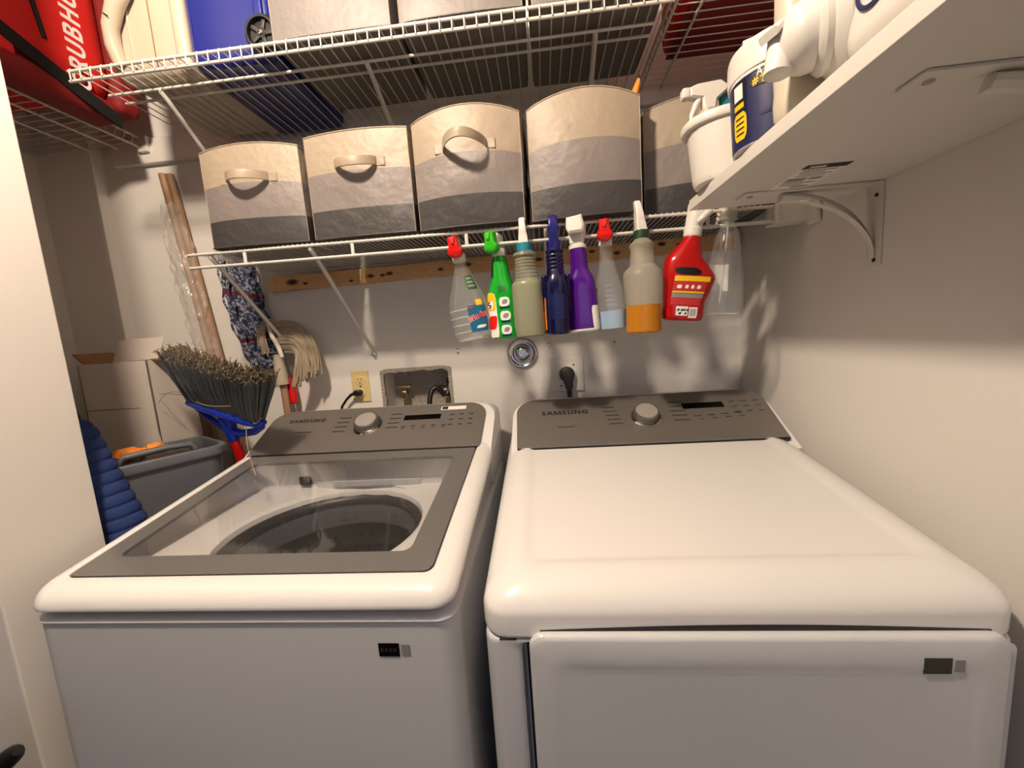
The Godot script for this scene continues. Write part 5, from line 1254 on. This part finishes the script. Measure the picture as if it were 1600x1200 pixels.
func left_corner() -> void:
	# broom standing on its handle, bristles up
	var c := V(-0.868, 1.140, 0.302)
	var up := V(0.08, 0.957, 0.27).normalized()
	var r := V(0.314, -0.047, 0.12)
	r = (r - up * r.dot(up)).normalized()
	var n := r.cross(up).normalized()
	var fr := Transform3D(Basis(r, up, n), c)
	var o := thing("broom", "worn broom standing upside down with a blue head and dusty grey bristles", "broom", V(-0.95, 0.0, 0.03))
	var rings := []
	for q in [[-0.165, 0.004, 0.010], [-0.160, 0.010, 0.016], [-0.10, 0.014, 0.020], [0.0, 0.016, 0.022], [0.10, 0.014, 0.020], [0.150, 0.010, 0.016], [0.156, 0.004, 0.010]]:
		var ring := PackedVector3Array()
		for j in 16:
			var a := TAU * j / 16
			ring.append(fr * V(q[0], 0.012 + q[1] * sin(a), q[2] * cos(a)))
		rings.append(ring)
	var hd := part(o, "broom_head", g().loft(rings), M.broom_blue, 50)
	part(hd, "lower_arch", g().tube(PV([fr * V(-0.150, 0.004, 0), fr * V(-0.09, -0.024, 0), fr * V(-0.02, -0.042, 0), fr * V(0.05, -0.040, 0), fr * V(0.11, -0.020, 0), fr * V(0.15, 0.004, 0)]), [0.008, 0.010, 0.011, 0.011, 0.010, 0.008], 10), M.broom_blue, 60)
	part(hd, "handle_socket", g().lathe([[0.012, -0.075], [0.015, -0.07], [0.017, -0.03], [0.02, 0.0]], 18, fr), M.broom_blue, 40)
	part(o, "pole", g().tube(PV([fr * V(0, -0.05, 0), V(-0.876, 1.03, 0.272), V(-0.945, 0.01, 0.028)]), 0.0125, 14), M.red_plastic, 60)
	var b := g(); var tp := g()
	for i in 1100:
		var u := rng.randf_range(-1, 1); var w := rng.randf_range(-1, 1)
		var a := V(u * 0.148, 0.018, w * 0.014)
		var h := lerpf(0.172, 0.128, u * 0.5 + 0.5) * rng.randf_range(0.90, 1.03)
		var tip := V(u * 0.196 + 0.024, h + maxf(u, 0) * 0.022, w * 0.034 + rng.randf_range(-0.006, 0.006))
		var m := a.lerp(tip, 0.55) + V(0, 0, w * 0.004)
		b.tube(PV([fr * a, fr * m, fr * tip]), [0.0018, 0.0017, 0.0014], 3)
		if i % 8 < 7:
			var e := tip + V(rng.randf_range(-0.007, 0.007) + u * 0.004, rng.randf_range(0.001, 0.009), rng.randf_range(-0.008, 0.008))
			tp.tube(PV([fr * (a.lerp(tip, 0.90)), fr * tip, fr * e, fr * (e + rv(0.005))]), [0.0015, 0.0014, 0.0010, 0.0006], 3)
	var bm := part(o, "bristles", b, M.bristle, 60)
	bm.set_meta("kind", "stuff")
	bm = part(o, "dusty_bristle_tips", tp, M.bristle_tip, 60)
	bm.set_meta("kind", "stuff"); bm.set_meta("label", "matted brown dusty bristle tips")
	b = g()
	for q in [[V(0.135, 0.02, 0.01), V(0.22, 0.05, 0.05), V(0.27, 0.085, 0.06)], [V(0.10, 0.0, 0.01), V(0.17, -0.02, 0.06), V(0.235, -0.06, 0.09)], [V(-0.15, 0.03, 0.0), V(-0.2, 0.045, 0.03), V(-0.25, 0.03, 0.03)], [V(-0.15, 0.035, 0.0), V(-0.19, 0.06, 0.03), V(-0.245, 0.01, 0.04)], [V(-0.06, 0.045, 0.03), V(0.03, 0.055, 0.045), V(0.12, 0.075, 0.04)]]:
		b.tube(bez(fr * q[0], fr * (q[0].lerp(q[1], 0.7)), fr * q[1], fr * q[2], 8), 0.0009, 4)
	bm = part(o, "stray_fibres", b, M.cotton, 60)
	bm.set_meta("kind", "stuff")
	# white string mop
	o = thing("string_mop", "off-white cotton string mop leaning head-up against the back wall", "mop", V(-0.865, 0.0, 0.05))
	b = g()
	for i in 95:
		var s := rng.randf()
		var a := V(-0.868, 1.395, 0.065).lerp(V(-0.822, 1.305, 0.09), s) + rv(0.008)
		var e := V(-0.728, 1.235, 0.075).lerp(V(-0.805, 1.196, 0.10), s) + rv(0.014)
		var c1 := a + V(0.075 + 0.03 * (1 - s), 0.030 * (1 - s) + 0.002, 0.012)
		var c2 := V(-0.715, 1.335, 0.07).lerp(V(-0.775, 1.265, 0.11), s) + rv(0.012)
		b.tube(bez(a, c1, c2, e, 12), 0.0033, 5)
	for i in 26:
		var a := V(-0.862, 1.398, 0.07) + rv(0.007)
		var e := V(-0.915, 1.335, 0.075).lerp(V(-0.885, 1.30, 0.09), rng.randf()) + rv(0.008)
		b.tube(bez(a, a + V(-0.03, 0.012, 0.012), e + V(0.0, 0.05, 0.01), e, 9), 0.0033, 5)
	bm = part(o, "mop_strings", b, M.cotton, 70)
	bm.set_meta("kind", "stuff")
	part(o, "mop_band", g().tube(PV([V(-0.866, 1.392, 0.092), V(-0.848, 1.352, 0.104), V(-0.826, 1.318, 0.112), V(-0.818, 1.285, 0.112)]), [0.005, 0.0065, 0.007, 0.006], 10), M.card_white, 60)
	rings = []
	for i in 9: rings.append([0.0155 + (0.0012 if i % 2 else 0.0) + i * 0.0006, -0.011 * i])
	part(o, "ribbed_socket", g().lathe([[0.008, 0.012], [0.0145, 0.010]] + rings, 20, Transform3D(Basis(), V(-0.866, 1.283, 0.062))), M.cream_plastic, 30)
	part(o, "pole", g().tube(PV([V(-0.866, 1.20, 0.058), V(-0.866, 0.01, 0.045)]), 0.011, 12), M.pale_wood, 60)
	# flecked mop head hanging from the wall
	o = thing("braided_mop", "navy and white flecked mop head with red bands hanging under the shelf's left end", "mop", V(-0.985, 1.63, 0.05))
	b = g()
	var navy := Color(0.022, 0.030, 0.075); var pale := Color(0.27, 0.28, 0.33); var wine := Color(0.11, 0.012, 0.025)
	for i in 60:
		var u := rng.randf_range(-1, 1); var w := rng.randf_range(-1, 1)
		var top := V(-0.975 + u * 0.042, 1.625, 0.055 + w * 0.016)
		var bot := V(-0.912 + u * 0.036, 1.262 + rng.randf_range(-0.012, 0.012), 0.060 + w * 0.020)
		var ph := rng.randf() * TAU
		var path := PackedVector3Array()
		for k in 91:
			var t := k / 90.0
			var q := top.lerp(bot, t)
			q.x += -0.010 * sin(t * 3.0) + 0.0035 * sin(ph + t * 26.0) + u * 0.010 * sin(PI * t)
			q.z += 0.0035 * cos(ph + t * 26.0) + 0.006 * w * sin(PI * t)
			path.append(q)
		var before := b.p.size()
		b.tube(path, 0.0036, 4)
		for k in range(before, b.p.size()):
			var t := clampf((1.625 - b.p[k].y) / 0.363, 0, 1)
			var seg := int(t * 88.0 + ph * 2.0)
			var hsh := fposmod(sin(seg * 12.9898 + i * 78.233) * 43758.5453, 1.0)
			var cc := navy if hsh < 0.62 else pale
			if absf(t - 0.36 - u * 0.03) < 0.022 or absf(t - 0.76 + u * 0.02) < 0.018: cc = wine
			b.c[k] = cc
	bm = part(o, "mop_strings", b, M.braid, 70, false, true)
	bm.set_meta("kind", "stuff")
	part(o, "hanger", g().tube(PV([V(-1.00, 1.622, 0.055), V(-0.975, 1.632, 0.055), V(-0.945, 1.622, 0.055)]), 0.006, 8), M.webbing, 60)
	# wooden dowels in loose plastic wrap
	for s in 2:
		o = thing("wooden_pole", ["pale wooden pole, left one of the pair leaning against the back wall", "pale wooden pole, right one of the pair leaning against the back wall"][s], "pole", V(-0.99 + s * 0.03, 0.0, 0.075), "pair of poles on the back wall")
		part(o, "dowel", g().tube(PV([V(-1.200 + s * 0.026, 1.898 - s * 0.004, 0.022), V(-1.131 + s * 0.027, 1.34, 0.030), V(-0.975 + s * 0.030, 0.006, 0.075)]), 0.0115, 14), M.pale_wood, 60)
	o = thing("plastic_wrap", "crinkled clear plastic wrap loosely sleeved over the wooden poles", "plastic wrap", V(-1.1, 1.0, 0.04))
	rings = []
	var wn := noise(7.0, 31, 3)
	for i in 46:
		var t := i / 45.0
		var y := lerpf(1.80, 0.98, t)
		var ctr := V(lerpf(-1.186, -1.075, t) - 0.012 * sin(t * PI), y, lerpf(0.030, 0.048, t))
		var ring := PackedVector3Array()
		for j in 24:
			var a := TAU * j / 24
			var rr := 0.030 + 0.010 * wn.get_noise_3d(cos(a) * 0.14, sin(a) * 0.14, t * 2.4) + 0.008 * wn.get_noise_3d(cos(a) * 0.5, sin(a) * 0.5, t * 9.0)
			rr *= lerpf(0.7, 1.0, clampf(t * 8, 0, 1))
			ring.append(ctr + V(rr * 1.35 * cos(a), 0.012 * wn.get_noise_2d(a * 0.3, 3.0) * (1.0 if i == 0 or i == 45 else 0.0), maxf(rr * 0.72 * sin(a), -ctr.z + 0.003)))
		rings.append(ring)
	part(o, "sleeve", g().loft(rings, true, false, false), M.wrap, 18)
	# tall white carton with open flaps
	o = thing("cardboard_box", "tall off-white cardboard box with one flap up, in the back left corner", "box", V(-1.23, 0.0, 0.19))
	var bx0 := -1.345; var bx1 := -1.125; var bz0 := 0.115; var bz1 := 0.255; var bt := 1.305
	var wl := g()
	wl.box(V((bx0 + bx1) / 2, bt / 2, bz1 - 0.002), V(bx1 - bx0, bt, 0.004)); wl.box(V((bx0 + bx1) / 2, bt / 2, bz0 + 0.002), V(bx1 - bx0, bt, 0.004))
	wl.box(V(bx0 + 0.002, bt / 2, (bz0 + bz1) / 2), V(0.004, bt, bz1 - bz0)); wl.box(V(bx1 - 0.002, bt / 2, (bz0 + bz1) / 2), V(0.004, bt, bz1 - bz0)); wl.box(V((bx0 + bx1) / 2, 0.003, (bz0 + bz1) / 2), V(bx1 - bx0, 0.004, bz1 - bz0))
	part(o, "carton", wl, M.card_white)
	part(o, "back_flap", g().rbox(V(-0.005, 0.038, 0), V(0.155, 0.076, 0.004), 0.001, 1).moved(Transform3D(Basis(V(0, 0, 1), 0.02) * Basis(V(1, 0, 0), -0.45), V(-1.255, bt, bz0 + 0.05))), M.card_white)
	part(o, "side_flap", g().rbox(V(0.03, 0, 0), V(0.062, 0.004, 0.11), 0.001, 1).moved(Transform3D(Basis(V(0, 0, 1), -0.12), V(bx1 - 0.004, bt + 0.002, (bz0 + bz1) / 2))), M.card_brown)
	part(o, "left_flap", g().rbox(V(-0.02, 0, 0), V(0.045, 0.004, 0.11), 0.001, 1).moved(Transform3D(Basis(V(0, 0, 1), -0.75), V(bx0 + 0.003, bt + 0.002, (bz0 + bz1) / 2))), M.card_brown)
	part(o, "front_fold", g().box(V((bx0 + bx1) / 2 - 0.02, 1.17, bz1 + 0.0004), V(0.17, 0.0015, 0.001)), M.card_brown)
	# brown plank
	o = thing("wooden_plank", "narrow dark brown wooden plank leaning beside the cardboard box", "plank", V(-1.06, 0.0, 0.15))
	part(o, "board", g().rbox(V(0, 0.645, 0), V(0.034, 1.29, 0.018), 0.002, 1).moved(Transform3D(Basis(V(0, 0, 1), 0.085) * Basis(V(1, 0, 0), -0.03), V(-0.985, 0.004, 0.175))), M.dark_wood)
	# slim grey bin
	var A := Vector2(-1.012, 0.497); var d := Vector2(0.123, -0.20).normalized(); var q := Vector2(-d.y, d.x) * -1.0
	if q.x > 0: q = -q
	var ctr2 := A + d * 0.118 + q * 0.105
	var bt2 := Transform3D(Basis(V(d.x, 0, d.y), V(0, 1, 0), V(d.x, 0, d.y).cross(V(0, 1, 0))), V(ctr2.x, 0, ctr2.y))
	o = thing("grey_bin", "tall slim grey plastic bin with a rolled rim in the gap left of the washer", "bin", V(ctr2.x, 0, ctr2.y))
	rings = []
	for k in [[0.095, 0.075, 0.0], [0.098, 0.078, 0.01], [0.115, 0.100, 1.02], [0.116, 0.101, 1.028], [0.124, 0.108, 1.029], [0.126, 0.110, 1.034], [0.126, 0.110, 1.050], [0.123, 0.107, 1.054], [0.114, 0.098, 1.054], [0.112, 0.096, 1.04], [0.10, 0.085, 0.2]]:
		var ring := Geo.rrect(k[0], k[1], 0.035, 5, k[2])
		for j in ring.size(): ring[j] = bt2 * (ring[j] + V(0, 0.010, 0))
		rings.append(ring)
	part(o, "bin_body", g().loft(rings), M.grey_plastic, 40)
	o = thing("grey_tray", "dark grey tray with a raised handle bar sitting in the top of the grey bin", "tray", V(ctr2.x, 1.03, ctr2.y))
	part(o, "tray_body", g().rbox(V(-0.008, 1.048, 0.0), V(0.185, 0.022, 0.165), 0.008, 3).moved(bt2), M.grey_plastic_dark)
	part(o, "handle_bar", g().tube(PV([bt2 * V(-0.09, 1.060, 0.065), bt2 * V(-0.08, 1.076, 0.066), bt2 * V(0.0, 1.080, 0.066), bt2 * V(0.05, 1.076, 0.066), bt2 * V(0.06, 1.060, 0.065)]), 0.008, 10), M.grey_plastic, 60)
	for s in 2:
		o = thing("orange_rag", ["crumpled orange rag at the near end of the grey bin's tray", "smaller orange rag behind the first one on the grey tray"][s], "rag", bt2 * V(-0.065 + s * 0.06, 1.06, 0.01 - s * 0.03))
		var lump := []
		var ln := noise(14.0, 40 + s, 2)
		for i in 8:
			var th := PI * i / 7.0
			var ring := PackedVector3Array()
			for j in 18:
				var a := TAU * j / 18
				var k := (0.034 - s * 0.010) * (1.0 + 0.7 * ln.get_noise_3d(cos(a) * sin(th) * 0.2, cos(th) * 0.2, sin(a) * sin(th) * 0.2))
				ring.append(o.transform.origin + V(k * sin(th) * cos(a), -0.5 * k * cos(th) + 0.012, k * 0.9 * sin(th) * sin(a)))
			lump.append(ring)
		part(o, "crumpled_cloth", g().loft(lump), M.orange_cloth, 50)
	# blue ribbed woven cushion behind the wall end
	o = thing("blue_cushion", "tall blue ribbed woven cushion standing behind the white wall end", "cushion", V(-1.07, 0, 0.555))
	rings = []
	for i in 301:
		var y := 0.02 + 1.18 * i / 300.0
		var e := 0.0042 * sqrt(absf(sin(i * PI / 6.0))) - 0.004
		var xr: float = -0.862 if y < 0.93 else lerpf(-0.862, -0.965, (y - 0.93) / 0.27)
		var taper := 1.0 if y < 1.17 else sqrt(maxf(0.05, 1 - pow((y - 1.17) / 0.031, 2)))
		var cx := (xr - 1.26) / 2; var hw := (xr + 1.26) / 2
		var ring := Geo.rrect(hw + e - (1 - taper) * 0.03, (0.042 + e) * taper, (0.038 + e) * taper, 6, y, V(cx, 0, 0.560))
		for j in ring.size(): ring[j].y -= (ring[j].x - xr) * -0.12 if y > 0.1 else 0.0
		rings.append(ring)
	part(o, "woven_cover", g().loft(rings), M.blue_weave, 60)
	# round black pan
	o = thing("black_pan", "round black pan standing on edge behind the blue cushion", "pan", V(-1.135, 1.11, 0.455))
	var pt := Transform3D(Basis(V(0, 1, 0), -0.5) * Basis(V(1, 0, 0), PI / 2), V(-1.122, 1.132, 0.464))
	part(o, "pan_body", g().lathe([[0.001, 0.014], [0.06, 0.016], [0.070, 0.012], [0.078, -0.008], [0.080, -0.012], [0.076, -0.012], [0.066, 0.006], [0.001, 0.008]], 40, pt), M.black, 40)
	part(o, "pan_handle", g().tube(PV([V(-1.150, 1.066, 0.470), V(-1.165, 0.98, 0.480), V(-1.175, 0.88, 0.485)]), [0.009, 0.011, 0.009], 10), M.black, 60)
	# red-handled tool behind the washer
	o = thing("long_handled_tool", "red plastic grip on a metal rod standing behind the washer's left corner", "tool", V(-0.855, 0.0, 0.035))
	part(o, "grip", g().lathe([[0.007, 0.0], [0.013, 0.004], [0.015, 0.03], [0.0135, 0.034], [0.0145, 0.038], [0.0125, 0.085], [0.010, 0.095], [0.001, 0.096]], 20, Transform3D(Basis(V(0, 0, 1), 0.05), V(-0.853, 1.125, 0.035))), M.red_plastic, 40)
	part(o, "rod", g().tube(PV([V(-0.853, 1.13, 0.035), V(-0.853, 0.01, 0.035)]), 0.005, 10), M.chrome, 60)
	# black tied bag in front of the wall end
	o = thing("black_bag", "black tied plastic bag at the lower left edge of the picture", "bag", V(-0.835, 0.0, 0.88))
	rings = []
	var kn := noise(6.0, 77, 3)
	for i in 16:
		var t := i / 15.0
		var rr := 0.078 * pow(sin(PI * clampf(0.10 + t * 0.86, 0, 1)), 0.6)
		var ring := PackedVector3Array()
		for j in 26:
			var a := TAU * j / 26
			var k := rr * (1 + 0.12 * kn.get_noise_3d(cos(a) * 0.5, t * 2.0, sin(a) * 0.5))
			ring.append(V(-0.835 + k * cos(a), 0.003 + t * 0.782, 0.880 + k * sin(a)))
		rings.append(ring)
	part(o, "bag_body", g().loft(rings), M.black, 60)
	part(o, "knot_ear", g().tube(PV([V(-0.80, 0.755, 0.875), V(-0.775, 0.772, 0.872), V(-0.755, 0.787, 0.87), V(-0.745, 0.794, 0.87)]), [0.018, 0.014, 0.012, 0.006], 12), M.black, 60)
